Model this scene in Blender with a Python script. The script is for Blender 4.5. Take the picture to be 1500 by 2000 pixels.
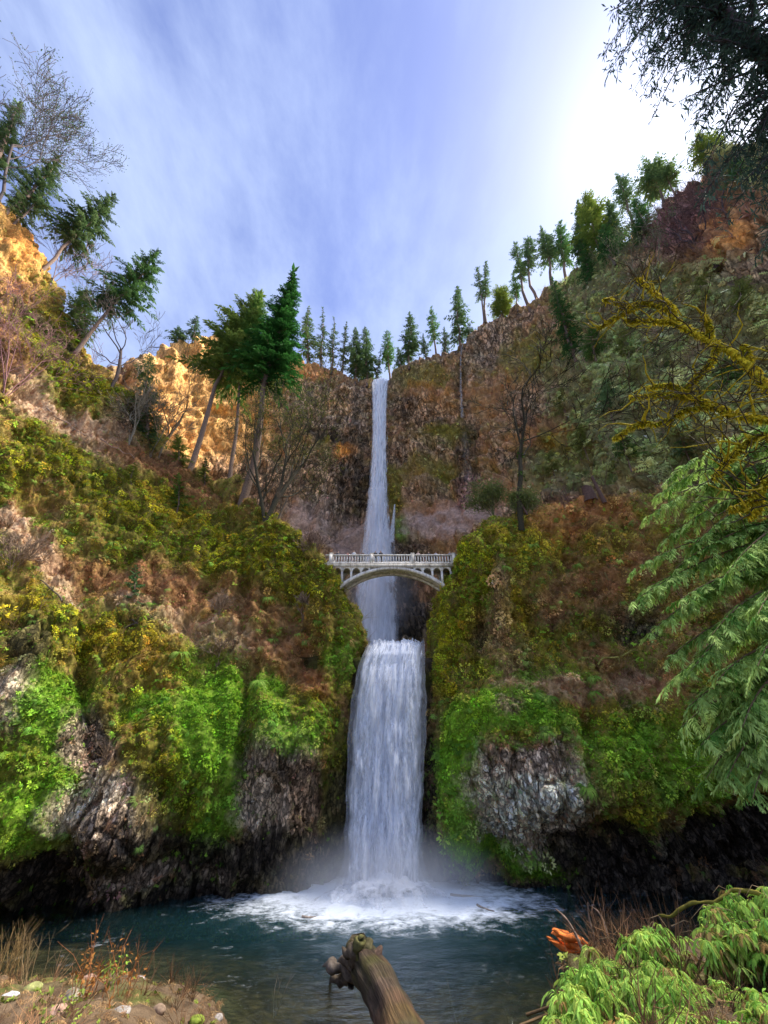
import bpy, bmesh, math, random
import numpy as np
from mathutils import Vector, Matrix, Euler

for _o in list(bpy.data.objects):
    bpy.data.objects.remove(_o, do_unlink=True)
scene = bpy.context.scene
COL = scene.collection
RNG = np.random.default_rng(7)
random.seed(7)

# ------------------------------------------------------------------ camera
CAMZ = 10.3            # eye height above the pool (pool surface is z = 0)
TH = math.radians(32)  # upward pitch
FPX = 750.0            # focal length in photo pixels (1500 px wide)
cam_d = bpy.data.cameras.new('camera')
cam_d.sensor_fit = 'HORIZONTAL'; cam_d.sensor_width = 36; cam_d.lens = 18.0
cam_d.clip_start = 0.1; cam_d.clip_end = 5000
cam = bpy.data.objects.new('camera', cam_d); COL.objects.link(cam)
cam.location = (0, 0, CAMZ); cam.rotation_euler = (math.pi/2 + TH, 0, 0)
scene.camera = cam

# ------------------------------------------------------------------ light
SUN_AZ, SUN_EL = math.radians(71), math.radians(54)   # azimuth clockwise from +Y
SUN_DIR = Vector((math.sin(SUN_AZ)*math.cos(SUN_EL), math.cos(SUN_AZ)*math.cos(SUN_EL), math.sin(SUN_EL)))
world = bpy.data.worlds.new('World'); scene.world = world; world.use_nodes = True
def build_world():
    nt = world.node_tree; nt.nodes.clear()
    N = nt.nodes.new; L = nt.links.new
    out = N('ShaderNodeOutputWorld'); bg = N('ShaderNodeBackground'); L(bg.outputs[0], out.inputs[0])
    sky = N('ShaderNodeTexSky'); sky.sky_type = 'NISHITA'; sky.sun_disc = False
    sky.sun_elevation = SUN_EL; sky.sun_rotation = SUN_AZ
    sky.air_density = 1.0; sky.dust_density = 0.6; sky.ozone_density = 2.0; sky.altitude = 50
    tc = N('ShaderNodeTexCoord')
    # thin streaky cirrus over the whole sky: project the direction on a high plane
    sep = N('ShaderNodeSeparateXYZ'); L(tc.outputs['Generated'], sep.inputs[0])
    zc = N('ShaderNodeMath'); zc.operation = 'MAXIMUM'; zc.inputs[1].default_value = 0.12; L(sep.outputs['Z'], zc.inputs[0])
    dv = N('ShaderNodeVectorMath'); dv.operation = 'DIVIDE'
    cz = N('ShaderNodeCombineXYZ'); L(zc.outputs[0], cz.inputs[0]); L(zc.outputs[0], cz.inputs[1]); cz.inputs[2].default_value = 1
    L(tc.outputs['Generated'], dv.inputs[0]); L(cz.outputs[0], dv.inputs[1])
    mp = N('ShaderNodeMapping'); mp.inputs['Rotation'].default_value = (0, 0, math.radians(-12)); mp.inputs['Scale'].default_value = (1.7, 0.9, 0.0)
    L(dv.outputs[0], mp.inputs[0])
    n1 = N('ShaderNodeTexNoise'); n1.inputs['Scale'].default_value = 1.0; n1.inputs['Detail'].default_value = 9; n1.inputs['Roughness'].default_value = 0.62; n1.inputs['Distortion'].default_value = 0.15
    L(mp.outputs[0], n1.inputs['Vector'])
    mp2 = N('ShaderNodeMapping'); mp2.inputs['Rotation'].default_value = (0, 0, math.radians(20)); mp2.inputs['Scale'].default_value = (0.9, 0.8, 0.0); mp2.inputs['Location'].default_value = (0.65, 0.2, 0)
    L(dv.outputs[0], mp2.inputs[0])
    n2 = N('ShaderNodeTexNoise'); n2.inputs['Scale'].default_value = 1.1; n2.inputs['Detail'].default_value = 4; n2.inputs['Roughness'].default_value = 0.5
    L(mp2.outputs[0], n2.inputs['Vector'])
    ad = N('ShaderNodeMath'); ad.operation = 'MULTIPLY_ADD'; ad.inputs[1].default_value = 0.55; L(n1.outputs['Fac'], ad.inputs[0]); 
    m2 = N('ShaderNodeMath'); m2.operation = 'MULTIPLY'; m2.inputs[1].default_value = 0.55; L(n2.outputs['Fac'], m2.inputs[0]); L(m2.outputs[0], ad.inputs[2])
    rp = N('ShaderNodeMapRange'); rp.interpolation_type = 'SMOOTHSTEP'
    rp.inputs['From Min'].default_value = 0.43; rp.inputs['From Max'].default_value = 0.64; rp.inputs['To Min'].default_value = 0.04; rp.inputs['To Max'].default_value = 0.88
    L(ad.outputs[0], rp.inputs['Value'])
    # brightness of lit cloud veil rises toward the sun (forward scattering)
    nd = N('ShaderNodeVectorMath'); nd.operation = 'DOT_PRODUCT'; nd.inputs[1].default_value = SUN_DIR; L(tc.outputs['Generated'], nd.inputs[0])
    cl = N('ShaderNodeMath'); cl.operation = 'MAXIMUM'; cl.inputs[1].default_value = 0; L(nd.outputs['Value'], cl.inputs[0])
    pw = N('ShaderNodeMath'); pw.operation = 'POWER'; pw.inputs[1].default_value = 9; L(cl.outputs[0], pw.inputs[0])
    pw2 = N('ShaderNodeMath'); pw2.operation = 'POWER'; pw2.inputs[1].default_value = 60; L(cl.outputs[0], pw2.inputs[0])
    pm = N('ShaderNodeMath'); pm.operation = 'MULTIPLY_ADD'; pm.inputs[1].default_value = 4.0; L(pw2.outputs[0], pm.inputs[0]); L(pw.outputs[0], pm.inputs[2]); pw = pm
    ar = N('ShaderNodeMath'); ar.operation = 'MULTIPLY_ADD'; ar.inputs[1].default_value = AUREOLE; ar.inputs[2].default_value = CLOUDV; L(pw.outputs[0], ar.inputs[0])
    tint = N('ShaderNodeVectorMath'); tint.operation = 'MULTIPLY'; tint.inputs[1].default_value = (0.66, 0.80, 1.14)
    cc = N('ShaderNodeCombineXYZ'); [L(ar.outputs[0], cc.inputs[i]) for i in range(3)]
    L(cc.outputs[0], tint.inputs[0])
    # base sky: nishita, slightly saturated
    hs = N('ShaderNodeHueSaturation'); hs.inputs['Hue'].default_value = 0.52; hs.inputs['Saturation'].default_value = 1.08; hs.inputs['Value'].default_value = SKYV
    L(sky.outputs[0], hs.inputs['Color'])
    mx = N('ShaderNodeMix'); mx.data_type = 'RGBA'; L(rp.outputs[0], mx.inputs['Factor']); L(hs.outputs[0], mx.inputs[6]); L(tint.outputs[0], mx.inputs[7])
    # the glow of the veil near the sun shows in the gaps too
    gl = N('ShaderNodeMath'); gl.operation = 'MULTIPLY'; gl.inputs[1].default_value = AUREOLE*0.5; L(pw.outputs[0], gl.inputs[0])
    gc = N('ShaderNodeCombineXYZ'); [L(gl.outputs[0], gc.inputs[i]) for i in range(3)]
    av = N('ShaderNodeVectorMath'); av.operation = 'ADD'; L(mx.outputs[2], av.inputs[0]); L(gc.outputs[0], av.inputs[1])
    L(av.outputs[0], bg.inputs['Color']); bg.inputs['Strength'].default_value = 0.10
AUREOLE, CLOUDV, SKYV = 0.16, 1.75, 0.44
build_world()
sun_d = bpy.data.lights.new('sun', 'SUN'); sun_d.energy = 4.0; sun_d.angle = math.radians(34); sun_d.color = (1.0, 0.92, 0.80)
sun = bpy.data.objects.new('sun', sun_d); COL.objects.link(sun)
sun.rotation_euler = (-SUN_DIR).to_track_quat('-Z', 'Y').to_euler()
scene.view_settings.view_transform = 'Standard'; scene.view_settings.look = 'None'
scene.view_settings.exposure = 2.65; scene.view_settings.gamma = 1.0; scene.view_settings.use_curve_mapping = False
cy = scene.cycles
cy.max_bounces = 6; cy.diffuse_bounces = 3; cy.glossy_bounces = 2; cy.transmission_bounces = 3; cy.transparent_max_bounces = 12; cy.volume_bounces = 1
cy.caustics_reflective = False; cy.caustics_refractive = False; cy.sample_clamp_indirect = 4.0
try:
    cy.use_denoising = True; cy.denoiser = 'OPENIMAGEDENOISE'; cy.denoising_prefilter = 'ACCURATE'
except Exception: pass

# ------------------------------------------------------------------ maths
CT, ST = math.cos(TH), math.sin(TH)
def ray(px, py):
    xc = (np.asarray(px, float)-750)/FPX; yc = (1000-np.asarray(py, float))/FPX
    return xc, CT - yc*ST, ST + yc*CT
def P(px, py, R):
    """world point seen at photo pixel (px, py) at horizontal distance R"""
    r, f, u = ray(px, py); s = np.asarray(R, float)/np.hypot(r, f)
    return np.stack([r*s, f*s, CAMZ + u*s], -1)
def PZ(px, py, z):
    r, f, u = ray(px, py); s = (z-CAMZ)/u
    return np.stack([r*s, f*s, CAMZ + u*s], -1)
def proj(p):
    p = np.asarray(p, float); dz = p[..., 2]-CAMZ
    d = p[..., 1]*CT + dz*ST; v = dz*CT - p[..., 1]*ST
    d = np.where(np.abs(d) < 1e-3, 1e-3, d)
    return 750+FPX*p[..., 0]/d, 1000-FPX*v/d, d
def z_at(x, y, py):
    yc = (1000-py)/FPX
    return CAMZ + y*(ST+yc*CT)/(CT-yc*ST)

def _h(i, j, k, s):
    n = (i*374761393 + j*668265263 + k*2147483647*3 + s*974634533) & 0xffffffff
    n = ((n ^ (n >> 13))*1274126177) & 0xffffffff
    n = (n ^ (n >> 16))
    return n
def hash01(i, j, k, s=0):
    n = _h(i.astype(np.int64), j.astype(np.int64), k.astype(np.int64), s)
    return (n & 0xffffff)/16777215.0
_T = np.random.default_rng(99).random((64, 64, 64), dtype=np.float32).ravel()*2-1
def vnoise(p, s=0):
    """3-d value noise about -1..1 (table of 64^3 random values)"""
    p = np.asarray(p, np.float32); i = np.floor(p); f = p-i; i = i.astype(np.int32)+np.array([s*7, s*13, s*29], np.int32)
    w = f*f*(3-2*f)
    x0 = (i[..., 0] & 63) << 12; x1 = ((i[..., 0]+1) & 63) << 12; y0 = (i[..., 1] & 63) << 6; y1 = ((i[..., 1]+1) & 63) << 6; z0 = i[..., 2] & 63; z1 = (i[..., 2]+1) & 63
    wx, wy, wz = w[..., 0], w[..., 1], w[..., 2]
    def lz(a): u = _T[a+z0]; return u+(_T[a+z1]-u)*wz
    def ly(x): u = lz(x+y0); return u+(lz(x+y1)-u)*wy
    u = ly(x0); return u+(ly(x1)-u)*wx
def fbm(p, o=4, s=0, lac=2.05, gain=0.5):
    p = np.asarray(p, np.float32); a = 1.0; t = 0; tot = 0; R_ = np.array([[.8, .6, 0], [-.48, .64, .6], [.36, -.48, .8]], np.float32)
    for k in range(o):
        t = t + a*vnoise(p, s+k*17); tot += a; a *= gain; p = (p@R_)*lac + 13.7
    return t/tot*1.25
def worley(p, s=0):
    """F1, F2, random value of nearest cell"""
    p = np.asarray(p, float); i = np.floor(p).astype(np.int64)
    f1 = np.full(p.shape[:-1], 9.0); f2 = f1.copy(); cv = np.zeros(p.shape[:-1])
    for dx in (-1, 0, 1):
        for dy in (-1, 0, 1):
            for dz in (-1, 0, 1):
                c = i+np.array([dx, dy, dz]); n = _h(c[..., 0], c[..., 1], c[..., 2], s)
                q = c+np.stack([(n & 1023)/1023, ((n >> 10) & 1023)/1023, ((n >> 20) & 1023)/1023], -1)
                d = np.sqrt(((q-p)**2).sum(-1)); v = ((n*2654435761) >> 7 & 0xffff)/65535.0
                nb = d < f1
                f2 = np.where(nb, f1, np.minimum(f2, d)); cv = np.where(nb, v, cv); f1 = np.where(nb, d, f1)
    return f1, f2, cv
def sstep(a, b, x):
    t = np.clip((x-a)/(b-a), 0, 1); return t*t*(3-2*t)

# ------------------------------------------------------------------ objects and tags
def tag(o, label=None, cat=None, group=None, kind=None):
    if label: o['label'] = label
    if cat: o['category'] = cat
    if group: o['group'] = group
    if kind: o['kind'] = kind
    return o
def link(o, parent=None):
    COL.objects.link(o)
    if parent is not None: o.parent = parent
    return o
def empty(name, loc=(0, 0, 0), rz=0):
    o = bpy.data.objects.new(name, None); o.empty_display_size = 0.5; link(o); o.location = loc; o.rotation_euler = (0, 0, rz); return o
def mesh(name, v, f, mat=None, parent=None, smooth=True, col=None, tris=None):
    """one mesh object from numpy vertices and faces (list, or (n,3)/(n,4) array)"""
    me = bpy.data.meshes.new(name); v = np.asarray(v, np.float32)
    fa = np.asarray(f) if not isinstance(f, np.ndarray) and len(f) and len({len(q) for q in f}) == 1 else f
    if isinstance(fa, np.ndarray):
        n, k = fa.shape
        me.vertices.add(len(v)); me.vertices.foreach_set('co', v.ravel())
        me.loops.add(n*k); me.loops.foreach_set('vertex_index', fa.astype(np.int32).ravel())
        me.polygons.add(n); me.polygons.foreach_set('loop_start', np.arange(0, n*k, k, dtype=np.int32))
        me.update(calc_edges=True); me.validate()
    else:
        me.from_pydata([tuple(map(float, q)) for q in v], [], [tuple(map(int, q)) for q in f]); me.update()
    if smooth: me.polygons.foreach_set('use_smooth', np.ones(len(me.polygons), bool))
    if col is not None:
        a = me.color_attributes.new('Col', 'FLOAT_COLOR', 'POINT')
        c = np.ones((len(v), 4), np.float32); c[:, :3] = col; a.data.foreach_set('color', c.ravel())
    o = bpy.data.objects.new(name, me)
    if mat: me.materials.append(mat)
    return link(o, parent)
class MB:
    """collects vertices, faces and colours for one mesh"""
    def __init__(s): s.v = []; s.f = []; s.c = []; s.n = 0
    def add(s, v, f, c=None):
        v = np.asarray(v, float).reshape(-1, 3); f = np.asarray(f, int)
        if f.shape[1] == 4: f = np.concatenate([f[:, [0, 1, 2]], f[:, [0, 2, 3]]])
        s.v.append(v); s.f.append(f+s.n); s.n += len(v)
        c = np.ones((len(v), 3))*0.5 if c is None else np.broadcast_to(np.asarray(c, float), (len(v), 3)); s.c.append(c)
    def box(s, lo, hi, c=None):
        lo = np.array(lo, float); hi = np.array(hi, float)
        v = np.array([[x, y, z] for x in (lo[0], hi[0]) for y in (lo[1], hi[1]) for z in (lo[2], hi[2])])
        s.add(v, [[0, 1, 3, 2], [4, 6, 7, 5], [0, 4, 5, 1], [2, 3, 7, 6], [0, 2, 6, 4], [1, 5, 7, 3]], c)
    def tube(s, pts, rad, k=5, c=None, cap=True):
        pts = np.asarray(pts, float); n = len(pts); rad = np.broadcast_to(np.asarray(rad, float), (n,))
        t = np.gradient(pts, axis=0); t /= np.linalg.norm(t, axis=1)[:, None]+1e-9
        ref = np.array([0, 0, 1.0]) if abs(t[:, 2]).mean() < 0.8 else np.array([1.0, 0, 0])
        a = np.cross(t, ref); a /= np.linalg.norm(a, axis=1)[:, None]+1e-9; b = np.cross(t, a)
        an = np.arange(k)*2*math.pi/k
        ring = pts[:, None]+rad[:, None, None]*(np.cos(an)[None, :, None]*a[:, None]+np.sin(an)[None, :, None]*b[:, None])
        f = [[i*k+j, i*k+(j+1) % k, (i+1)*k+(j+1) % k, (i+1)*k+j] for i in range(n-1) for j in range(k)]
        s.add(ring.reshape(-1, 3), f, None if c is None else (np.repeat(np.asarray(c), k, 0) if np.ndim(c) == 2 else c))
    def build(s, name, mat, parent=None, smooth=False):
        return mesh(name, np.concatenate(s.v), np.concatenate(s.f), mat, parent, smooth, np.concatenate(s.c))

# ------------------------------------------------------------------ materials
def new_mat(name):
    m = bpy.data.materials.new(name); m.use_nodes = True; nt = m.node_tree; nt.nodes.clear()
    return m, nt, nt.nodes.new, nt.links.new
def vcol_mat(name, rough=0.85, spec=0.25, nscale=3.0, namt=0.35, bump=0.3, bdist=0.15, attr='GEOMETRY', transl=0.0, aname='Col', sat=1.0):
    """colour from the mesh's own colour attribute, broken up by world-scale noise and bump"""
    m, nt, N, L = new_mat(name)
    out = N('ShaderNodeOutputMaterial'); b = N('ShaderNodeBsdfPrincipled')
    b.inputs['Roughness'].default_value = rough; b.inputs['Specular IOR Level'].default_value = spec
    at = N('ShaderNodeAttribute'); at.attribute_name = aname; at.attribute_type = attr
    tc = N('ShaderNodeTexCoord'); no = N('ShaderNodeTexNoise'); no.inputs['Scale'].default_value = nscale; no.inputs['Detail'].default_value = 5; no.inputs['Roughness'].default_value = 0.65
    L(tc.outputs['Object'], no.inputs['Vector'])
    mr = N('ShaderNodeMapRange'); mr.inputs['From Min'].default_value = 0.3; mr.inputs['From Max'].default_value = 0.7
    mr.inputs['To Min'].default_value = 1-namt; mr.inputs['To Max'].default_value = 1+namt; L(no.outputs['Fac'], mr.inputs['Value'])
    ml = N('ShaderNodeVectorMath'); ml.operation = 'SCALE'; L(at.outputs['Color'], ml.inputs[0]); L(mr.outputs[0], ml.inputs['Scale'])
    L(ml.outputs[0], b.inputs['Base Color'])
    if bump:
        bp = N('ShaderNodeBump'); bp.inputs['Strength'].default_value = bump; bp.inputs['Distance'].default_value = bdist
        L(no.outputs['Fac'], bp.inputs['Height']); L(bp.outputs[0], b.inputs['Normal'])
    if transl:
        t = N('ShaderNodeBsdfTranslucent'); L(ml.outputs[0], t.inputs['Color']); ms = N('ShaderNodeMixShader'); ms.inputs[0].default_value = transl
        L(b.outputs[0], ms.inputs[1]); L(t.outputs[0], ms.inputs[2]); L(ms.outputs[0], out.inputs[0])
    else: L(b.outputs[0], out.inputs[0])
    return m
def cliff_mat(name, cell, nscale, bd, zs=.62, warp=1.5):
    """earth, moss and rock: colour attribute; where the rock attribute is high, angular stones with dark joints"""
    m, nt, N, L = new_mat(name); out = N('ShaderNodeOutputMaterial'); b = N('ShaderNodeBsdfPrincipled'); L(b.outputs[0], out.inputs[0])
    b.inputs['Roughness'].default_value = .9; b.inputs['Specular IOR Level'].default_value = .12
    at = N('ShaderNodeAttribute'); at.attribute_name = 'Col'; ro = N('ShaderNodeAttribute'); ro.attribute_name = 'rock'
    tc = N('ShaderNodeTexCoord'); no = N('ShaderNodeTexNoise'); no.inputs['Scale'].default_value = nscale; no.inputs['Detail'].default_value = 6; no.inputs['Roughness'].default_value = .7; L(tc.outputs['Object'], no.inputs['Vector'])
    mp = N('ShaderNodeMapping'); mp.inputs['Scale'].default_value = (1, 1, zs); L(tc.outputs['Object'], mp.inputs[0])
    w = N('ShaderNodeVectorMath'); w.operation = 'SCALE'; w.inputs['Scale'].default_value = warp/cell; L(no.outputs['Color'], w.inputs[0]); av = N('ShaderNodeVectorMath'); av.operation = 'ADD'; L(mp.outputs[0], av.inputs[0]); L(w.outputs[0], av.inputs[1])
    vo = N('ShaderNodeTexVoronoi'); vo.inputs['Scale'].default_value = cell; L(av.outputs[0], vo.inputs['Vector'])
    ve = N('ShaderNodeTexVoronoi'); ve.feature = 'DISTANCE_TO_EDGE'; ve.inputs['Scale'].default_value = cell; L(av.outputs[0], ve.inputs['Vector'])
    bw = N('ShaderNodeSeparateColor'); L(vo.outputs['Color'], bw.inputs[0])
    mr = N('ShaderNodeMapRange'); mr.inputs['To Min'].default_value = .35; mr.inputs['To Max'].default_value = 1.75; L(bw.outputs[0], mr.inputs['Value'])
    er = N('ShaderNodeMapRange'); er.inputs['From Max'].default_value = .12; er.inputs['To Min'].default_value = .18; L(ve.outputs['Distance'], er.inputs['Value'])
    vb = N('ShaderNodeTexVoronoi'); vb.inputs['Scale'].default_value = cell*2.7; L(av.outputs[0], vb.inputs['Vector']); sb = N('ShaderNodeSeparateColor'); L(vb.outputs['Color'], sb.inputs[0])
    mb_ = N('ShaderNodeMapRange'); mb_.inputs['To Min'].default_value = .55; mb_.inputs['To Max'].default_value = 1.45; L(sb.outputs[0], mb_.inputs['Value'])
    m0 = N('ShaderNodeMath'); m0.operation = 'MULTIPLY'; L(mr.outputs[0], m0.inputs[0]); L(mb_.outputs[0], m0.inputs[1]); mr = m0
    mu = N('ShaderNodeMath'); mu.operation = 'MULTIPLY'; L(mr.outputs[0], mu.inputs[0]); L(er.outputs[0], mu.inputs[1])
    n2 = N('ShaderNodeMapRange'); n2.inputs['From Min'].default_value = .3; n2.inputs['From Max'].default_value = .7; n2.inputs['To Min'].default_value = .55; n2.inputs['To Max'].default_value = 1.45; L(no.outputs['Fac'], n2.inputs['Value'])
    rr = N('ShaderNodeMix'); rr.data_type = 'FLOAT'; L(ro.outputs['Fac'], rr.inputs['Factor']); rr.inputs[2].default_value = 1; L(mu.outputs[0], rr.inputs[3])
    fm = N('ShaderNodeMath'); fm.operation = 'MULTIPLY'; L(rr.outputs[0], fm.inputs[0]); L(n2.outputs[0], fm.inputs[1])
    ml = N('ShaderNodeVectorMath'); ml.operation = 'SCALE'; L(at.outputs['Color'], ml.inputs[0]); L(fm.outputs[0], ml.inputs['Scale']); L(ml.outputs[0], b.inputs['Base Color'])
    hm = N('ShaderNodeMath'); hm.operation = 'MULTIPLY'; L(ro.outputs['Fac'], hm.inputs[0]); L(mu.outputs[0], hm.inputs[1]); ha = N('ShaderNodeMath'); ha.operation = 'MULTIPLY_ADD'; ha.inputs[1].default_value = .6; L(hm.outputs[0], ha.inputs[0]); L(no.outputs['Fac'], ha.inputs[2])
    bp = N('ShaderNodeBump'); bp.inputs['Strength'].default_value = .8; bp.inputs['Distance'].default_value = bd; L(ha.outputs[0], bp.inputs['Height']); L(bp.outputs[0], b.inputs['Normal'])
    return m
M_CLIFF = cliff_mat('mossy_cliff', 2.5, 2.4, .3, .55)
M_FAR = cliff_mat('far_cliff', .6, .9, 1.1, .24, .8)
M_LEAF = vcol_mat('leaf', rough=0.8, spec=0.12, nscale=1.5, namt=0.25, bump=0, transl=0.3)
M_NEEDLE = vcol_mat('needles', rough=0.8, spec=0.12, nscale=0.8, namt=0.3, bump=0, transl=0.2)
M_BARK = vcol_mat('bark', rough=0.9, spec=0.15, nscale=5.0, namt=0.5, bump=0.6, bdist=0.05)
M_COVER = vcol_mat('ground_cover_leaf', rough=0.85, spec=0.08, nscale=1.0, namt=0.15, bump=0, transl=0.2, attr='INSTANCER', aname='tint')
# ------------------------------------------------------------------ terrain sheets
def resample(grid, step, smooth=3):
    """grid (rows, cols, 3) of world points -> fine grid with about one vertex per `step` photo pixels"""
    px, py, d = proj(grid); G = np.concatenate([grid], -1)
    def fine(G, n_each, axis):
        G = np.moveaxis(G, axis, 0); outs = []
        for i, n in enumerate(n_each):
            t = np.arange(n)/n; outs.append(G[i][None]*(1-t)[:, None, None]+G[i+1][None]*t[:, None, None])
        outs.append(G[-1:]); return np.moveaxis(np.concatenate(outs), 0, axis)
    inside = (px > -120) & (px < 1620) & (py > -100) & (py < 2050) & (d > 1)
    def counts(dp, ins, lo, hi):
        dp = np.where(ins, dp, dp*0.12); return [int(np.clip(q/step, lo, hi)) for q in dp.max(1)]
    dr = np.hypot(np.diff(px, axis=0), np.diff(py, axis=0)); ir = inside[1:] & inside[:-1]
    dc = np.hypot(np.diff(px, axis=1), np.diff(py, axis=1)).T; ic = (inside[:, 1:] | inside[:, :-1]).T
    nr = counts(np.clip(dr, 0, 500), ir, 4, 160); nc = counts(np.clip(dc, 0, 500), ic, 9, 140)
    G = fine(fine(grid, nr, 0), nc, 1)
    # smooth the kinks: blur along each axis with a window of half a segment
    def blur(G, k):
        if k < 1: return G
        pad = np.concatenate([np.repeat(G[:1], k, 0)*0+2*G[:1]-G[k:0:-1], G, 2*G[-1:]-G[-2:-2-k:-1]])
        c = np.cumsum(np.concatenate([np.zeros_like(pad[:1]), pad]), 0)
        return (c[2*k+1:]-c[:-2*k-1])/(2*k+1)
    kr = max(2, int(np.median(nr)*0.22)); kc = max(2, int(np.median(nc)*0.22))
    for _ in range(smooth):
        G = blur(G, kr); G = np.moveaxis(blur(np.moveaxis(G, 1, 0), kc), 0, 1)
    return G
def grid_normals(G):
    a = np.gradient(G, axis=1); b = np.gradient(G, axis=0); n = np.cross(a, b)
    return n/(np.linalg.norm(n, axis=-1, keepdims=True)+1e-9)
def grid_faces(nr, nc):
    i = np.arange(nr*nc).reshape(nr, nc)
    return np.stack([i[:-1, :-1], i[:-1, 1:], i[1:, 1:], i[1:, :-1]], -1).reshape(-1, 4)

# surface colours, tan with sunlight painted in: pairs of colours mixed by noise
CLS = dict(
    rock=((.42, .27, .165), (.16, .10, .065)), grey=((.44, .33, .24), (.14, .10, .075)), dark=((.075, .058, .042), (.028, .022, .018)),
    green=((.19, .34, .02), (.07, .15, .012)), olive=((.27, .26, .012), (.11, .115, .010)), gold=((.42, .30, .02), (.20, .17, .015)),
    brown=((.31, .155, .07), (.15, .075, .035)), straw=((.46, .32, .21), (.26, .165, .10)), orange=((.75, .29, .05), (.45, .17, .04)),
    tan=((.54, .30, .10), (.36, .19, .065)), slick=((.30, .21, .175), (.17, .12, .10)), fern=((.34, .38, .15), (.16, .20, .08)), lichen=((.88, .72, .54), (.54, .41, .29)),
    rust=((.42, .17, .06), (.22, .09, .04)), plum=((.32, .16, .15), (.15, .075, .075)))
CN = list(CLS)
def paint(px, py, base, blobs, pts, ns=0.5, seed=3):
    """class weights (n, len(CN)): base = {class: weight}, blobs = (px, py, rx, ry, angle_deg, class, strength)"""
    n = len(px); W = np.zeros((n, len(CN)))
    for k, c in enumerate(CN):
        if c in base: W[:, k] = base[c]*np.clip(0.5+1.3*fbm(pts*0.28*ns*2, 3, seed+31*k), 0.02, 2)
    wob = fbm(pts*ns*0.35, 4, seed+5)*0.75 + fbm(pts*ns*1.6, 3, seed+9)*0.4
    for (bx, by, rx, ry, an, c, s) in blobs:
        a = math.radians(an); dx = px-bx; dy = py-by
        u = (dx*math.cos(a)+dy*math.sin(a))/rx; v = (-dx*math.sin(a)+dy*math.cos(a))/ry
        m = sstep(1.25, 0.55, np.sqrt(u*u+v*v)+wob*0.42)*s
        m = np.clip(m, 0, 1)
        W *= (1-m)[:, None]; W[:, CN.index(c)] += m
    return W/(W.sum(1, keepdims=True)+1e-6)
def classes_to_colour(W, pts, ns=1.0, seed=40):
    n1 = np.clip(0.5+0.75*fbm(pts*ns*1.1, 5, seed), 0, 1); n2 = np.clip(0.5+0.9*fbm(pts*ns*4.0, 3, seed+3), 0, 1)
    f1, f2, cv = worley(pts*ns*np.array([2.2, 2.2, 1.5]), seed+7)
    C = np.zeros((len(pts), 3))
    t = np.clip(0.55*n1+0.45*n2, 0, 1)
    stone = np.clip(0.25*n1+0.75*cv, 0, 1)*sstep(0.02, 0.16, f2-f1)
    for k, c in enumerate(CN):
        a, b = np.array(CLS[c][0]), np.array(CLS[c][1])
        q = stone if c in ('rock', 'grey', 'lichen', 'dark', 'tan', 'plum') else (n1*0.9 if c == 'slick' else t)
        C += W[:, k:k+1]*(b+(a-b)*q[:, None])
    return np.clip(C*1.25, 0, .85)
SHEETS = {}
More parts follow.
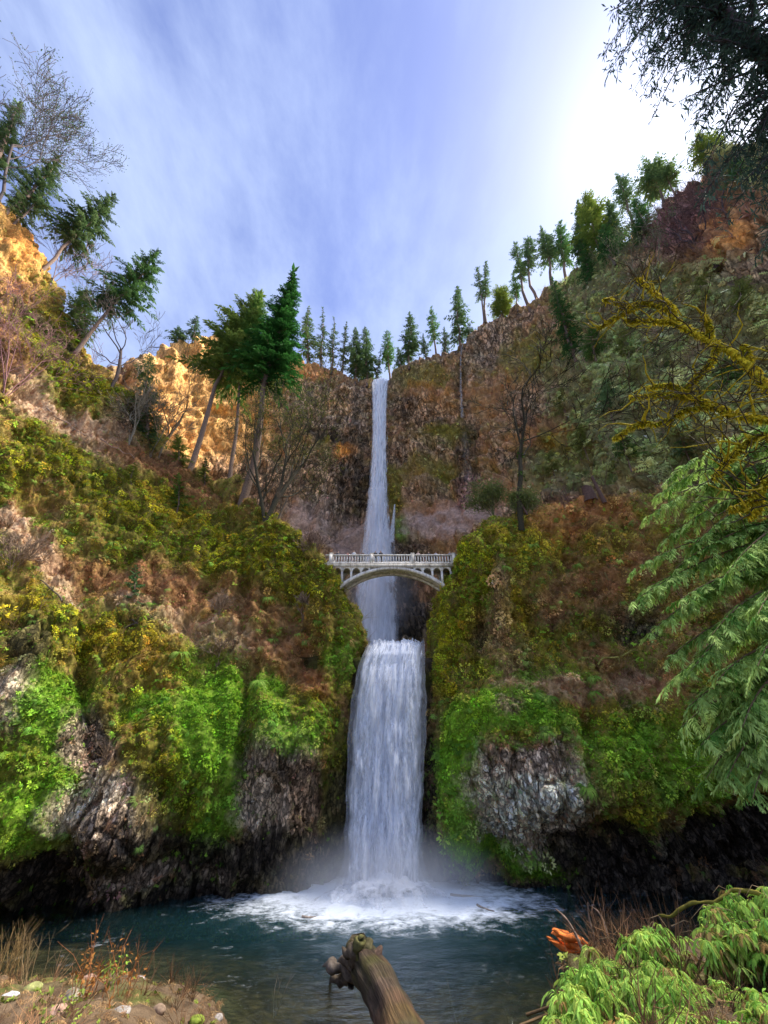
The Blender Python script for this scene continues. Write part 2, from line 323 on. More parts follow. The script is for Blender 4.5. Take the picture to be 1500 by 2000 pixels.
def sheet(name, grid, base, blobs, mat, step=2.2, amp=1.0, ns=1.0, block=1.0, seed=1, label=None, smooth=3, gully=1.0, ledge=1.0, ledge_f=.16, bulges=(), gain=1.0, damp=None):
    G = resample(np.asarray(grid, float), step, smooth); nr, nc, _ = G.shape
    N = grid_normals(G); p = G.reshape(-1, 3); n = N.reshape(-1, 3)
    cx = np.array([0, 0, CAMZ])-p; n = np.where((n*cx).sum(1, keepdims=True) < 0, -n, n)
    px, py, d = proj(p)
    W = paint(px, py, base, blobs, p, ns, seed)
    wr = W[:, [CN.index(c) for c in ('rock', 'grey', 'dark', 'lichen', 'plum')]].sum(1)+.4*W[:, [CN.index(c) for c in ('tan', 'orange')]].sum(1)
    ws = W[:, CN.index('slick')]
    # big forms, then gullies and ledges, blocks in the rock and lumps in the moss
    rk = np.clip(wr, 0, 1)
    disp = fbm(p*0.09+3, 4, seed+60)*2.4*amp
    disp += amp*gully*(np.abs(fbm(p*np.array([.22, .22, .05])*ns, 3, seed+62))*-2.2+.5)
    zz = p[:, 2]*ledge_f+fbm(p*.06, 3, seed+63)*1.1; fr = zz-np.floor(zz); led = np.where(fr < .82, fr/.82, (1-fr)/.18)-.5
    disp += amp*ledge*led*(0.25+.75*np.clip(.5+fbm(p*.12, 2, seed+64), 0, 1))
    lump = np.abs(fbm(p*0.45*ns, 4, seed+70))*-2.2 + np.abs(fbm(p*1.3*ns, 3, seed+74))*-.8+.6
    f1, f2, cv = worley(p*ns*np.array([0.62, 0.62, 0.26]), seed+80)
    blocks = (cv-0.5)*1.5+(sstep(0.0, 0.12, f2-f1)-1)*0.6
    g1, g2, gv = worley(p*ns*np.array([1.7, 1.7, 1.0]), seed+83); blocks += (gv-.5)*.8
    disp += amp*(block*rk*blocks*0.8 + (1-rk)*(1-0.8*ws)*(1-.6*W[:, CN.index('green')])*lump*1.1)/max(ns, 0.45)
    for (bx, by, rx, ry, am) in bulges: disp += am*np.exp(-((px-bx)/rx)**2-((py-by)/ry)**2)
    if damp:   # the wall turns into the gorge here: keep it plain
        k = np.clip(np.arange(nc)/45.0, 0, 1); k = (k if damp == 'first' else k[::-1])*.8+.2; disp = (disp.reshape(nr, nc)*k).ravel()
    q = p+n*disp[:, None]
    C = np.clip(classes_to_colour(W, q, ns)*gain, 0, .85)  # gain paints fill light into walls that face away from the sun
    # dark soil under the plants, deepened to imitate shaded gaps; plants bring their own colour
    veg = (W[:, [CN.index(c) for c in ('olive', 'gold', 'fern')]].sum(1)*.72+W[:, CN.index('green')]*.35)[:, None]
    Cm = C*(1-veg)+np.array([.06, .042, .02])*(1+.5*fbm(q*1.3, 3, seed+90))[:, None]*veg
    me = mesh(name, q, grid_faces(nr, nc), mat, None, True, Cm); tag(me, label=label, kind='structure')
    ra = me.data.attributes.new('rock', 'FLOAT', 'POINT'); ra.data.foreach_set('value', np.clip(rk*1.1, 0, 1).astype(np.float32))
    nn = grid_normals(q.reshape(nr, nc, 3)).reshape(-1, 3); nn = np.where((nn*n).sum(1, keepdims=True) < 0, -nn, nn)
    # cell areas, for scattering
    QQ = q.reshape(nr, nc, 3); ar = np.zeros((nr, nc))
    ar[:-1, :-1] = np.linalg.norm(np.cross(QQ[:-1, 1:]-QQ[:-1, :-1], QQ[1:, :-1]-QQ[:-1, :-1]), axis=-1)
    du = np.zeros((nr, nc, 3)); dv = np.zeros((nr, nc, 3)); du[:, :-1] = QQ[:, 1:]-QQ[:, :-1]; dv[:-1] = QQ[1:]-QQ[:-1]
    SHEETS[name] = dict(du=du.reshape(-1, 3), dv=dv.reshape(-1, 3), p=q, n=nn, W=W, C=C, px=px, py=py, area=ar.ravel(), d=d, px2=None)
    return me

def waterline(px, py):
    p = PZ(px, py, 0.0); q = p.copy(); q[2] = -5.0; q[:2] *= 1.02
    return q, p
def column(px, wy, rows, back=(20, 70), edge=None):
    """one control column: waterline pixel, then (py, R) or (px, py, R) rows, then points behind the crest"""
    q, p = waterline(px if np.isscalar(px) else px[0], wy); out = [q, p]
    for r in rows: out.append(P(*(r if len(r) == 3 else (px, r[0], r[1]))))
    top = out[-1]; dirv = top.copy(); dirv[2] = 0; dirv /= np.linalg.norm(dirv)
    for k, b in enumerate(back): out.append(top+dirv*b+np.array([0, 0, -0.06*b if k == 0 else -0.15*b]))
    return out
def cols_to_grid(cols): return np.stack([np.stack(c) for c in cols], 1)

# --- left valley side: mossy undercut cliff by the pool, steep slope above, orange cliff top left
Lc = []
Lc.append(column(-700, 1785, [(1690, 70), (1500, 70), (1300, 72), (1180, 75), (1050, 80), (940, 86), (820, 95), (620, 108), (400, 125)]))
Lc.append(column(-300, 1785, [(1690, 57), (1500, 57), (1300, 60), (1180, 63), (1050, 69), (940, 74), (820, 82), (610, 95), (375, 115)]))
Lc.append(column(0, 1785, [(1690, 47.5), (1500, 48), (1300, 52), (1180, 56), (1050, 63), (940, 68), (800, 74), (600, 86), (362, 104)]))
Lc.append(column(60, 1783, [(1690, 47), (1500, 47.5), (1300, 51.5), (1180, 56), (1050, 63.5), (940, 69), (810, 75), (640, 86), (440, 101)]))
Lc.append(column(104, 1781, [(1685, 46.5), (1500, 47), (1300, 51.5), (1180, 56), (1050, 64), (940, 70), (820, 77), (670, 87), (530, 97)]))
Lc.append(column(135, 1780, [(1680, 46), (1495, 47), (1295, 51), (1175, 56), (1050, 64), (945, 70.5), (840, 78), (720, 86), (622, 93)]))
Lc.append(column(230, 1773, [(1670, 45), (1480, 46), (1290, 51), (1165, 56), (1050, 63), (955, 69.5), (870, 77), (810, 82), (765, 86)]))
Lc.append(column(330, 1765, [(1660, 44.5), (1470, 46), (1280, 50.5), (1170, 55), (1080, 60), (1000, 65.5), (945, 71), (910, 75), (888, 78)]))
Lc.append(column(460, 1755, [(1650, 45), (1450, 46), (1290, 50), (1200, 53), (1120, 56.5), (1060, 59.5), (1010, 62.5), (980, 65), (960, 67)]))
Lc.append(column(560, 1745, [(1640, 46), (1440, 46), (1310, 48.5), (1240, 50), (1170, 52), (1120, 54), (1075, 55.5), (1045, 57), (1022, 58)]))
Lc.append(column(632, 1732, [(1620, 46), (1450, 46), (1350, 47), (1290, 47.6), (1230, 48.2), (1180, 48.8), (1145, 49.4), (1118, 50), (1094, 50.5)], back=(14, 50)))
Lc.append(column((672,), 1712, [(672, 1600, 46.5), (676, 1480, 46.5), (686, 1390, 47.2), (698, 1320, 47.8), (716, 1264, 48.4), (712, 1235, 49), (698, 1198, 49.6), (680, 1165, 50.2), (660, 1128, 50.8)], back=(10, 40)))
Lc.append(column((676,), 1700, [(676, 1590, 49.5), (678, 1480, 50.0), (688, 1395, 51), (700, 1325, 53), (712, 1280, 57), (706, 1250, 58), (694, 1210, 59), (674, 1175, 60), (656, 1140, 60.5)], back=(8, 30)))
Lc.append(column((672,), 1690, [(672, 1585, 56), (674, 1480, 60), (680, 1400, 64), (690, 1345, 72), (690, 1310, 86), (680, 1280, 88), (664, 1240, 89), (650, 1200, 90), (636, 1160, 91)], back=(8, 25)))
L_BLOBS = [
    # upper left cliffs and slabs
    (40, 470, 95, 120, 20, 'tan', .75), (70, 470, 60, 60, 20, 'orange', .6), (20, 600, 90, 60, 30, 'brown', .9), (10, 690, 80, 70, 0, 'brown', .8),
    (120, 690, 150, 55, 42, 'olive', .9), (190, 770, 80, 60, 40, 'olive', .95), (160, 650, 70, 18, 45, 'gold', .7), (200, 720, 60, 40, 50, 'tan', .6), (85, 640, 110, 9, 42, 'dark', .8),
    (225, 835, 45, 45, 0, 'rock', .7), (250, 830, 20, 40, 0, 'dark', .5),
    # pink-brown litter chute
    (120, 830, 110, 26, 33, 'straw', .95), (220, 880, 110, 34, 18, 'straw', .85), (290, 905, 90, 30, 10, 'brown', .9), (340, 930, 120, 22, 25, 'brown', .8), (60, 770, 60, 30, 50, 'straw', .8),
    # mid slope
    (60, 920, 110, 70, 0, 'olive', .8), (170, 950, 150, 45, 25, 'olive', .7), (100, 960, 60, 30, 0, 'brown', .5), (320, 1030, 220, 60, 30, 'olive', .75), (470, 1080, 130, 70, 35, 'olive', .8), (350, 990, 80, 30, 20, 'gold', .5),
    (70, 1060, 110, 32, 45, 'straw', .9), (120, 1140, 90, 30, 50, 'straw', .8), (30, 1000, 40, 30, 0, 'straw', .8), (170, 1120, 90, 36, 30, 'brown', .7),
    (330, 1150, 170, 40, 18, 'brown', .85), (480, 1170, 140, 40, 20, 'brown', .7), (250, 1060, 60, 40, 0, 'olive', .7), (300, 1200, 110, 30, 10, 'straw', .65), (440, 1240, 120, 32, 10, 'straw', .6), (560, 1280, 90, 40, 30, 'brown', .8), (620, 1330, 60, 40, 30, 'rust', .7),
    (560, 1090, 80, 80, 20, 'olive', .85), (620, 1150, 70, 70, 40, 'olive', .7), (660, 1210, 50, 60, 30, 'olive', .8), (600, 1220, 60, 50, 0, 'brown', .45), (665, 1290, 40, 60, 0, 'green', .5),
    (200, 1240, 110, 50, 0, 'olive', .7), (270, 1280, 120, 60, 20, 'gold', .45), (60, 1240, 90, 70, 0, 'olive', .8), (40, 1200, 50, 50, 0, 'gold', .4), (50, 1280, 50, 50, 0, 'dark', .75),
    # lower cliff: green curtain, fern band, grey pebbled rock, dark undercut
    (30, 1390, 60, 60, 0, 'lichen', .8), (110, 1390, 80, 70, -50, 'green', .9), (70, 1500, 90, 110, 0, 'green', .8), (60, 1610, 70, 60, 0, 'green', .85), (20, 1480, 60, 60, 0, 'olive', .5),
    (170, 1450, 60, 70, 0, 'grey', .9), (190, 1580, 110, 60, -15, 'lichen', .75), (250, 1620, 100, 60, -20, 'grey', .85), (270, 1390, 70, 70, 0, 'olive', .6), (290, 1380, 60, 40, 0, 'green', .8),
    (400, 1450, 95, 170, 10, 'green', .98), (430, 1360, 60, 60, 0, 'green', .9), (350, 1560, 80, 80, 0, 'olive', .6), (420, 1620, 45, 90, 15, 'green', .8), (300, 1480, 60, 60, 0, 'olive', .6),
    (545, 1520, 85, 110, 0, 'grey', .9), (510, 1580, 60, 60, 0, 'lichen', .5), (600, 1560, 50, 80, 0, 'rock', .7), (560, 1420, 90, 55, 0, 'green', .8), (520, 1340, 40, 40, 0, 'green', .85), (600, 1390, 40, 40, 0, 'olive', .7),
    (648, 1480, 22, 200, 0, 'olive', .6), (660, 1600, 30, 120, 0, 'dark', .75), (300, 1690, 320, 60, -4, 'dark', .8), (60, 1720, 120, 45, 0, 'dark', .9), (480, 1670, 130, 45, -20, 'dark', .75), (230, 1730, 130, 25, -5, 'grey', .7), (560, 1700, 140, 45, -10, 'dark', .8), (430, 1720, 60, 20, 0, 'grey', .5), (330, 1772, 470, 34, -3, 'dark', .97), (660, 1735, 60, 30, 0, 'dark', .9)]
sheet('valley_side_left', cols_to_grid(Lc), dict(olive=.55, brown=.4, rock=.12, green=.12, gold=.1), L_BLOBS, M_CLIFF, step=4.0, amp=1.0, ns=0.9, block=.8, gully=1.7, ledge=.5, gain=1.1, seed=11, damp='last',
      bulges=[(90, 1580, 120, 150, 1.6), (400, 1460, 80, 170, 1.0), (560, 1500, 75, 160, 1.8), (478, 1440, 14, 150, -1.6), (190, 1480, 40, 120, -1.0), (230, 1640, 120, 70, 1.4), (40, 1300, 90, 90, 1.8), (160, 1330, 16, 110, -1.6), (330, 1250, 120, 30, 1.2), (120, 740, 120, 20, 2.0), (210, 800, 60, 40, 2.5), (560, 1120, 60, 80, 1.0)],
      label='steep mossy valley side and undercut cliff left of the waterfall')

# --- right valley side: wall of the lower fall, lichen buttress over a dark cave, terrace above
Rc = []
def rcol(px, wy, rows, back=(12, 60)): return column(px, wy, rows, back)
Rc.append(rcol((838,), 1690, [(838, 1660, 60), (838, 1600, 62), (836, 1500, 62), (836, 1420, 62), (838, 1350, 64), (840, 1290, 70), (850, 1230, 72), (868, 1170, 74), (900, 1110, 76)]))
Rc.append(rcol((832,), 1700, [(832, 1665, 50.5), (832, 1600, 51), (831, 1500, 51), (830, 1420, 51), (830, 1350, 51.5), (832, 1280, 53), (838, 1215, 55), (856, 1160, 57), (892, 1100, 58)]))
Rc.append(rcol((834,), 1708, [(834, 1670, 47.5), (834, 1600, 47.5), (834, 1500, 47.5), (833, 1420, 47.8), (832, 1350, 48), (833, 1270, 48.5), (840, 1200, 49.2), (860, 1150, 50), (893, 1092, 50.6)]))
Rc.append(rcol(880, 1718, [(1670, 47), (1600, 46.5), (1500, 46.6), (1420, 47), (1350, 47.6), (1270, 48), (1200, 48.6), (1140, 49.3), (905, 1080, 50.2)]))
Rc.append(rcol(940, 1728, [(1690, 47.5), (1630, 45.5), (1500, 45.2), (1400, 46), (1330, 47.3), (1260, 48), (1180, 48.6), (1100, 49.5), (945, 1018, 51)]))
Rc.append(rcol(1060, 1738, [(1705, 50), (1655, 46), (1520, 44.6), (1400, 45.6), (1340, 47.3), (1260, 48.5), (1160, 49.4), (1070, 50.6), (990, 53)]))
Rc.append(rcol(1180, 1742, [(1705, 53), (1640, 49), (1520, 46.5), (1400, 47.3), (1340, 49), (1260, 50.4), (1160, 51.4), (1060, 53), (960, 56)]))
Rc.append(rcol(1330, 1745, [(1700, 58), (1620, 54), (1510, 49.5), (1400, 50), (1340, 52), (1260, 53.5), (1160, 54.6), (1060, 56), (955, 59)]))
Rc.append(rcol(1500, 1750, [(1700, 64), (1620, 60), (1510, 55), (1400, 55), (1340, 57), (1260, 58.4), (1160, 59), (1060, 60), (945, 63)]))
Rc.append(rcol(1750, 1760, [(1700, 72), (1620, 68), (1510, 64), (1400, 64), (1340, 65), (1260, 66), (1160, 67), (1060, 68), (950, 70)]))
Rc.append(rcol(2200, 1780, [(1700, 90), (1620, 86), (1510, 82), (1400, 82), (1340, 83), (1260, 84), (1160, 85), (1060, 86), (960, 88)]))
R_BLOBS = [
    (1010, 1070, 110, 60, -20, 'olive', .7), (1130, 1010, 110, 45, 0, 'rust', .7), (1060, 1050, 60, 40, 0, 'gold', .35), (930, 1130, 60, 70, -40, 'olive', .8), (1200, 1080, 90, 70, 0, 'brown', .6), (1180, 1060, 60, 40, 0, 'olive', .5),
    (860, 1200, 40, 80, 0, 'olive', .8), (900, 1260, 60, 90, 0, 'olive', .75), (875, 1330, 40, 50, 0, 'olive', .8), (980, 1170, 22, 70, 0, 'rock', .8), (1000, 1200, 40, 60, 0, 'gold', .45), (960, 1240, 40, 50, 0, 'rock', .5), (935, 1230, 20, 50, 0, 'dark', .5),
    (1130, 1180, 90, 60, 0, 'brown', .6), (1130, 1230, 80, 50, 0, 'dark', .55), (1150, 1230, 60, 40, 0, 'olive', .5), (1240, 1220, 60, 50, 0, 'dark', .6), (1060, 1270, 80, 40, 0, 'olive', .7), (1180, 1280, 80, 30, 10, 'brown', .6), (1010, 1290, 40, 60, 0, 'rock', .4),
    (1110, 1350, 130, 22, 5, 'straw', .75), (1240, 1330, 60, 30, 10, 'straw', .8), (1160, 1390, 70, 25, 0, 'rust', .5), (1070, 1320, 60, 20, 0, 'green', .6), (1300, 1340, 50, 30, 0, 'rust', .5),
    (1000, 1400, 90, 45, 0, 'green', .85), (1090, 1410, 50, 30, 0, 'green', .7), (1000, 1390, 30, 24, 0, 'plum', .6), (900, 1450, 55, 80, 0, 'green', .9), (900, 1530, 40, 90, 0, 'green', .85), (930, 1640, 50, 60, 30, 'green', .9), (1020, 1690, 90, 26, 20, 'green', .85), (1100, 1715, 70, 16, 15, 'green', .6),
    (1050, 1560, 125, 110, 0, 'lichen', .97), (1040, 1480, 90, 40, 0, 'grey', .7), (1110, 1600, 70, 60, 20, 'lichen', .8), (1000, 1600, 60, 70, 20, 'lichen', .8), (1010, 1450, 60, 20, 0, 'olive', .7),
    (1190, 1470, 80, 80, 0, 'green', .75), (1190, 1400, 60, 40, 0, 'olive', .6), (1290, 1450, 70, 70, 0, 'green', .7), (1220, 1560, 90, 50, 10, 'olive', .65), (1330, 1540, 90, 40, 0, 'green', .6), (1420, 1480, 100, 60, 0, 'green', .6),
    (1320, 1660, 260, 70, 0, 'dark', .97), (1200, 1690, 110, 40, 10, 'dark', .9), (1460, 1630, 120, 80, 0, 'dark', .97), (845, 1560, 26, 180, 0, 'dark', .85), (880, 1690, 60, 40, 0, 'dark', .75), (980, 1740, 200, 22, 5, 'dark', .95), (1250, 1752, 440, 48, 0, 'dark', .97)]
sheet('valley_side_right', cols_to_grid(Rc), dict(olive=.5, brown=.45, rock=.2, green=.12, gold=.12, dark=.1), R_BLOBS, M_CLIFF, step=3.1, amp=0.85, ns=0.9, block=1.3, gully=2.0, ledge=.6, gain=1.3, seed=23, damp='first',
      bulges=[(885, 1120, 40, 60, -1.6), (1055, 1560, 95, 95, 2.4), (905, 1500, 35, 160, 1.2), (1210, 1500, 80, 90, 1.2), (1150, 1450, 16, 90, -1.2), (1000, 1395, 80, 30, 1.2), (1130, 1240, 90, 40, -1.2), (980, 1180, 26, 80, 1.2), (935, 1230, 14, 80, -1.5), (1040, 1200, 16, 90, -1.2), (1100, 1340, 120, 18, 1.0)],
      label='mossy basalt buttress right of the lower waterfall, above a dark cave')

# --- upper amphitheatre: the wall of the upper fall, sunlit flank on the left, green hillside on the right
def ucol(px, rows, back=60):
    out = [P(px, a, b) for a, b in rows]; top = out[0]; dv = top*np.array([1, 1, 0]); dv /= np.linalg.norm(dv)
    out = [top+dv*back+np.array([0, 0, 4]), top+dv*back*0.3+np.array([0, 0, 1.5])]+out
    return out[::-1]
Uc = [
    ucol(-100, [(800, 150), (880, 145), (960, 138), (1040, 130), (1120, 120), (1250, 105), (1450, 92)]),
    ucol(150, [(740, 150), (830, 146), (920, 140), (1010, 132), (1110, 122), (1250, 108), (1450, 92)]),
    ucol(300, [(690, 163), (800, 156), (900, 149), (1000, 140), (1100, 128), (1250, 110), (1450, 92)]),
    ucol(345, [(672, 168), (790, 160), (890, 152), (1000, 143), (1100, 130), (1250, 112), (1450, 92)]),
    ucol(400, [(650, 171), (780, 163), (890, 155), (1000, 145), (1100, 132), (1250, 112), (1450, 92)]),
    ucol(480, [(640, 168), (780, 162), (890, 155), (1000, 146), (1100, 133), (1250, 112), (1450, 92)]),
    ucol(560, [(690, 162), (800, 158), (890, 153), (1000, 147), (1100, 134), (1250, 112), (1450, 92)]),
    ucol(640, [(712, 158), (790, 156), (860, 154), (960, 148), (1080, 137), (1230, 113), (1450, 92)]),
    ucol(710, [(740, 156), (800, 155), (860, 154), (960, 149), (1080, 139), (1230, 115), (1450, 92)]),
    ucol(745, [(753, 157), (800, 156), (860, 154.5), (960, 150), (1080, 140), (1230, 117), (1450, 92)]),
    ucol(778, [(712, 155), (790, 154), (860, 153), (960, 149), (1080, 139), (1230, 115), (1450, 92)]),
    ucol(840, [(690, 150), (780, 149), (860, 147), (960, 143), (1080, 133), (1230, 111), (1450, 90)]),
    ucol(900, [(672, 146), (760, 145), (850, 143), (950, 138), (1080, 126), (1230, 106), (1450, 88)]),
    ucol(930, [(636, 144), (740, 142), (850, 138), (950, 132), (1080, 119), (1230, 102), (1450, 86)]),
    ucol(1000, [(600, 140), (720, 134), (840, 127), (950, 117), (1080, 104), (1230, 92), (1450, 80)]),
    ucol(1055, [(570, 136), (700, 127), (830, 117), (950, 105), (1080, 94), (1230, 84), (1450, 74)]),
    ucol(1110, [(530, 130), (680, 118), (820, 106), (950, 93), (1080, 84), (1230, 76), (1450, 70)]),
    ucol(1200, [(478, 122), (630, 108), (790, 95), (940, 80), (1080, 74), (1230, 70), (1450, 66)]),
    ucol(1290, [(420, 114), (580, 100), (760, 87), (930, 74), (1080, 70), (1230, 66), (1450, 62)]),
    ucol(1345, [(345, 109), (540, 96), (740, 83), (930, 72), (1080, 68), (1230, 64), (1450, 60)]),
    ucol(1440, [(292, 101), (500, 89), (720, 78), (920, 70), (1080, 66), (1230, 63), (1450, 60)]),
    ucol(1520, [(300, 97), (500, 86), (720, 76), (920, 69), (1080, 66), (1230, 64), (1450, 62)]),
    ucol(1750, [(350, 92), (530, 84), (730, 78), (920, 74), (1080, 72), (1230, 71), (1450, 70)]),
    ucol(2300, [(430, 96), (580, 90), (750, 87), (930, 85), (1080, 84), (1230, 83), (1450, 83)])]
U_BLOBS = [
    (410, 780, 130, 190, 0, 'tan', .97), (380, 890, 90, 60, 0, 'tan', .9), (480, 940, 120, 60, 0, 'rock', .75), (600, 720, 60, 20, 10, 'orange', .45), (660, 720, 90, 18, 12, 'brown', .7), (560, 700, 60, 20, 10, 'tan', .7),  # tan blobs paint the warm sunlight onto the left flank
    (650, 800, 90, 55, 0, 'grey', .75), (640, 790, 50, 30, 0, 'tan', .3), (660, 850, 90, 14, 5, 'dark', .65), (672, 878, 26, 20, 0, 'orange', .9), (632, 880, 18, 30, 0, 'olive', .5), (640, 920, 60, 50, 0, 'rock', .7),
    (690, 930, 40, 70, 0, 'dark', .7), (690, 1010, 60, 50, 0, 'dark', .55), (600, 1020, 60, 50, -20, 'slick', .8), (640, 980, 50, 40, 0, 'grey', .5), (690, 1060, 60, 60, -35, 'slick', .8),
    (800, 720, 60, 22, -15, 'grey', .6), (830, 735, 60, 25, 0, 'olive', .45), (850, 770, 70, 25, 0, 'rust', .35), (830, 800, 70, 30, 0, 'rock', .8), (860, 790, 50, 24, 0, 'tan', .3), (790, 790, 30, 30, 0, 'dark', .4), (840, 830, 60, 12, 0, 'dark', .5),
    (860, 850, 60, 22, -10, 'olive', .7), (820, 880, 70, 40, 0, 'rock', .7), (840, 930, 70, 45, 0, 'olive', .5), (800, 950, 50, 40, 0, 'brown', .5), (830, 960, 60, 30, 0, 'rock', .6), (770, 960, 24, 60, 0, 'olive', .6), (785, 1035, 18, 26, 0, 'green', .85),
    (860, 1020, 90, 36, -8, 'slick', .95), (930, 1000, 50, 24, -10, 'slick', .9), (860, 990, 80, 14, -8, 'brown', .6), (850, 1065, 70, 20, 0, 'brown', .6), (800, 1075, 50, 26, -10, 'dark', .7), (910, 890, 26, 90, 0, 'dark', .55), (920, 960, 30, 40, 10, 'plum', .6), (900, 740, 14, 80, 0, 'dark', .4), (780, 1180, 90, 90, 0, 'dark', .9), (840, 1150, 40, 30, 0, 'brown', .5),
    (960, 680, 50, 40, -20, 'grey', .6), (1000, 640, 60, 40, -30, 'rock', .6), (1030, 700, 60, 50, 0, 'olive', .45), (980, 780, 60, 60, 0, 'brown', .6), (1050, 790, 70, 50, -30, 'rock', .6), (1060, 850, 80, 30, -20, 'rust', .5), (1100, 870, 80, 50, -20, 'olive', .5), (1030, 880, 40, 30, 0, 'dark', .4), (1000, 950, 80, 30, -10, 'brown', .5), (1090, 930, 90, 40, 0, 'fern', .5),
    (1110, 650, 22, 45, 20, 'tan', .7), (1130, 690, 16, 20, 0, 'lichen', .7), (1150, 560, 80, 60, -20, 'fern', .62), (1190, 760, 130, 130, -20, 'fern', .62), (1300, 620, 170, 90, -25, 'fern', .62), (1350, 800, 160, 150, 0, 'fern', .62), (1470, 650, 90, 120, 0, 'fern', .62), (1250, 900, 120, 60, 0, 'fern', .62),
    (1360, 420, 80, 70, -20, 'plum', .9), (1440, 400, 90, 90, 0, 'rust', .55), (1450, 330, 70, 40, 0, 'fern', .6), (1400, 480, 80, 40, -20, 'brown', .6), (1440, 470, 50, 26, -30, 'orange', .5), (1400, 430, 50, 24, -30, 'orange', .4), (1480, 530, 70, 30, -10, 'rock', .7), (1300, 460, 30, 40, 0, 'plum', .8), (1490, 470, 30, 40, 0, 'dark', .4)]
sheet('upper_cliff', cols_to_grid(Uc), dict(rock=.75, brown=.4, olive=.22, grey=.2, rust=.12), U_BLOBS, M_FAR, step=3.9, amp=1.2, ns=0.42, block=.95, gully=2.4, ledge=5.0, ledge_f=.036, gain=1.5, seed=37, smooth=2,
      label='high brown basalt cliff that curves behind the upper waterfall')

# --- rock step behind the lower fall and the stream bed on top of it
def step_wall():
    xs = np.linspace(-12, 14, 30); rows = []
    lipz = z_at(0, 47.5, 1262)
    for z in np.linspace(-4, lipz-1.0, 22): rows.append([(x, 49.2+0.02*x*x+0.25*math.sin(z*.7+x), z) for x in xs])
    for y in (49.8, 52, 58, 66, 76, 88, 100, 115): rows.append([(x*(1+(y-50)*.03), y+0.5, lipz-0.7+(y-50)*0.03) for x in xs])
    G = np.array(rows, float); p = G.reshape(-1, 3); p = p+np.stack([fbm(p*.5, 3, 5)*.3, fbm(p*.5, 3, 6)*.5, fbm(p*.5, 3, 7)*.25], -1)
    g = sstep(0, .5, fbm(p*.35, 3, 18))[:, None]; c = (np.array([.055, .042, .028])*(1-g)+np.array([.07, .075, .015])*g)*(1+.6*fbm(p, 3, 8))[:, None]
    tag(mesh('rock_step', p, grid_faces(*G.shape[:2]), M_CLIFF, None, True, np.clip(c, .005, 1)), label='wet dark rock step behind the lower waterfall', kind='structure')
step_wall()

# --- near bank at the viewer's feet, and pool bed
def bank_z(x, y):
    # from the path behind the viewer down to the water, with a shoulder left and right
    z = np.interp(y, [-40, -6, 3, 7, 12, 18, 24, 30, 50, 60], [12, 9.2, 8.6, 5.6, 3.0, 0.9, -0.6, -1.3, -4.0, -4.5])
    left = sstep(-4.5, -10, x)*np.interp(y, [0, 8, 14, 20, 26, 29, 33], [0, 1.0, 1.8, 1.9, 1.7, 1.1, 0])
    edge = .33*np.maximum(y, 3)-.92; rs = sstep(0, .9, x-edge)      # raised shoulder that carries the shrub
    right = rs*np.maximum(0, np.interp(y, [-5, 3, 8, 11, 14, 16, 18, 22, 27], [9.1, 8.5, 6.7, 6.3, 5.9, 5.5, 4.2, .8, -2])+.08*np.clip(x-7, 0, 12)-z)
    far = np.interp(np.abs(x), [0, 26, 45], [0, 0, 2.5])*np.interp(y, [0, 20, 34], [1, 1, 0])
    shallow = np.interp(x, [-34, -12, 0, 10], [2.2, 1.2, 0, 0])*np.interp(y, [18, 24, 36, 48], [0, .4, 1, .5])
    return z+left+right+far+shallow*0.8
def bank():
    xs = np.concatenate([np.linspace(-70, -28, 18), np.linspace(-27, 22, 130), np.linspace(23, 60, 16)]); ys = np.concatenate([np.linspace(-40, 2, 18), np.linspace(2.3, 34, 110), np.linspace(34.5, 58, 40)])
    X, Y = np.meshgrid(xs, ys); Z = bank_z(X, Y); p = np.stack([X, Y, Z], -1).reshape(-1, 3)
    dry = sstep(-.6, .6, p[:, 2]); p[:, 2] += fbm(p*.35, 4, 51)*(.25+.35*dry)+fbm(p*1.7, 3, 52)*(.12+.1*dry)
    n1 = np.clip(.5+.8*fbm(p*.8, 4, 53), 0, 1)[:, None]; f1, f2, cv = worley(p*np.array([2.2, 2.2, 2.2]), 54)
    dryc = np.array([.08, .05, .03])*(1-n1)+np.array([.17, .12, .075])*n1; wet = (np.array([.10, .055, .028])*(1-n1)+np.array([.20, .11, .05])*n1)*(0.45+.9*cv[:, None]*sstep(.02, .2, f2-f1)[:, None])
    c = wet*(1-dry[:, None])+dryc*dry[:, None]
    deep = sstep(-1.6, -3.2, p[:, 2])[:, None]; c = c*(1-deep)+np.array([.02, .045, .05])*deep
    g = (sstep(.1, .5, fbm(p*.4, 3, 58))*dry)[:, None]; c = c*(1-g*.7)+np.array([.12, .16, .03])*g*.7
    SHEETS['bank'] = dict(p=p, C=c, z=p[:, 2], x=p[:, 0], y=p[:, 1])
    tag(mesh('pool_bank', p, grid_faces(len(ys), len(xs)), M_CLIFF, None, True, c), label='earth bank and stony bed at the near side of the pool', kind='structure')
bank()
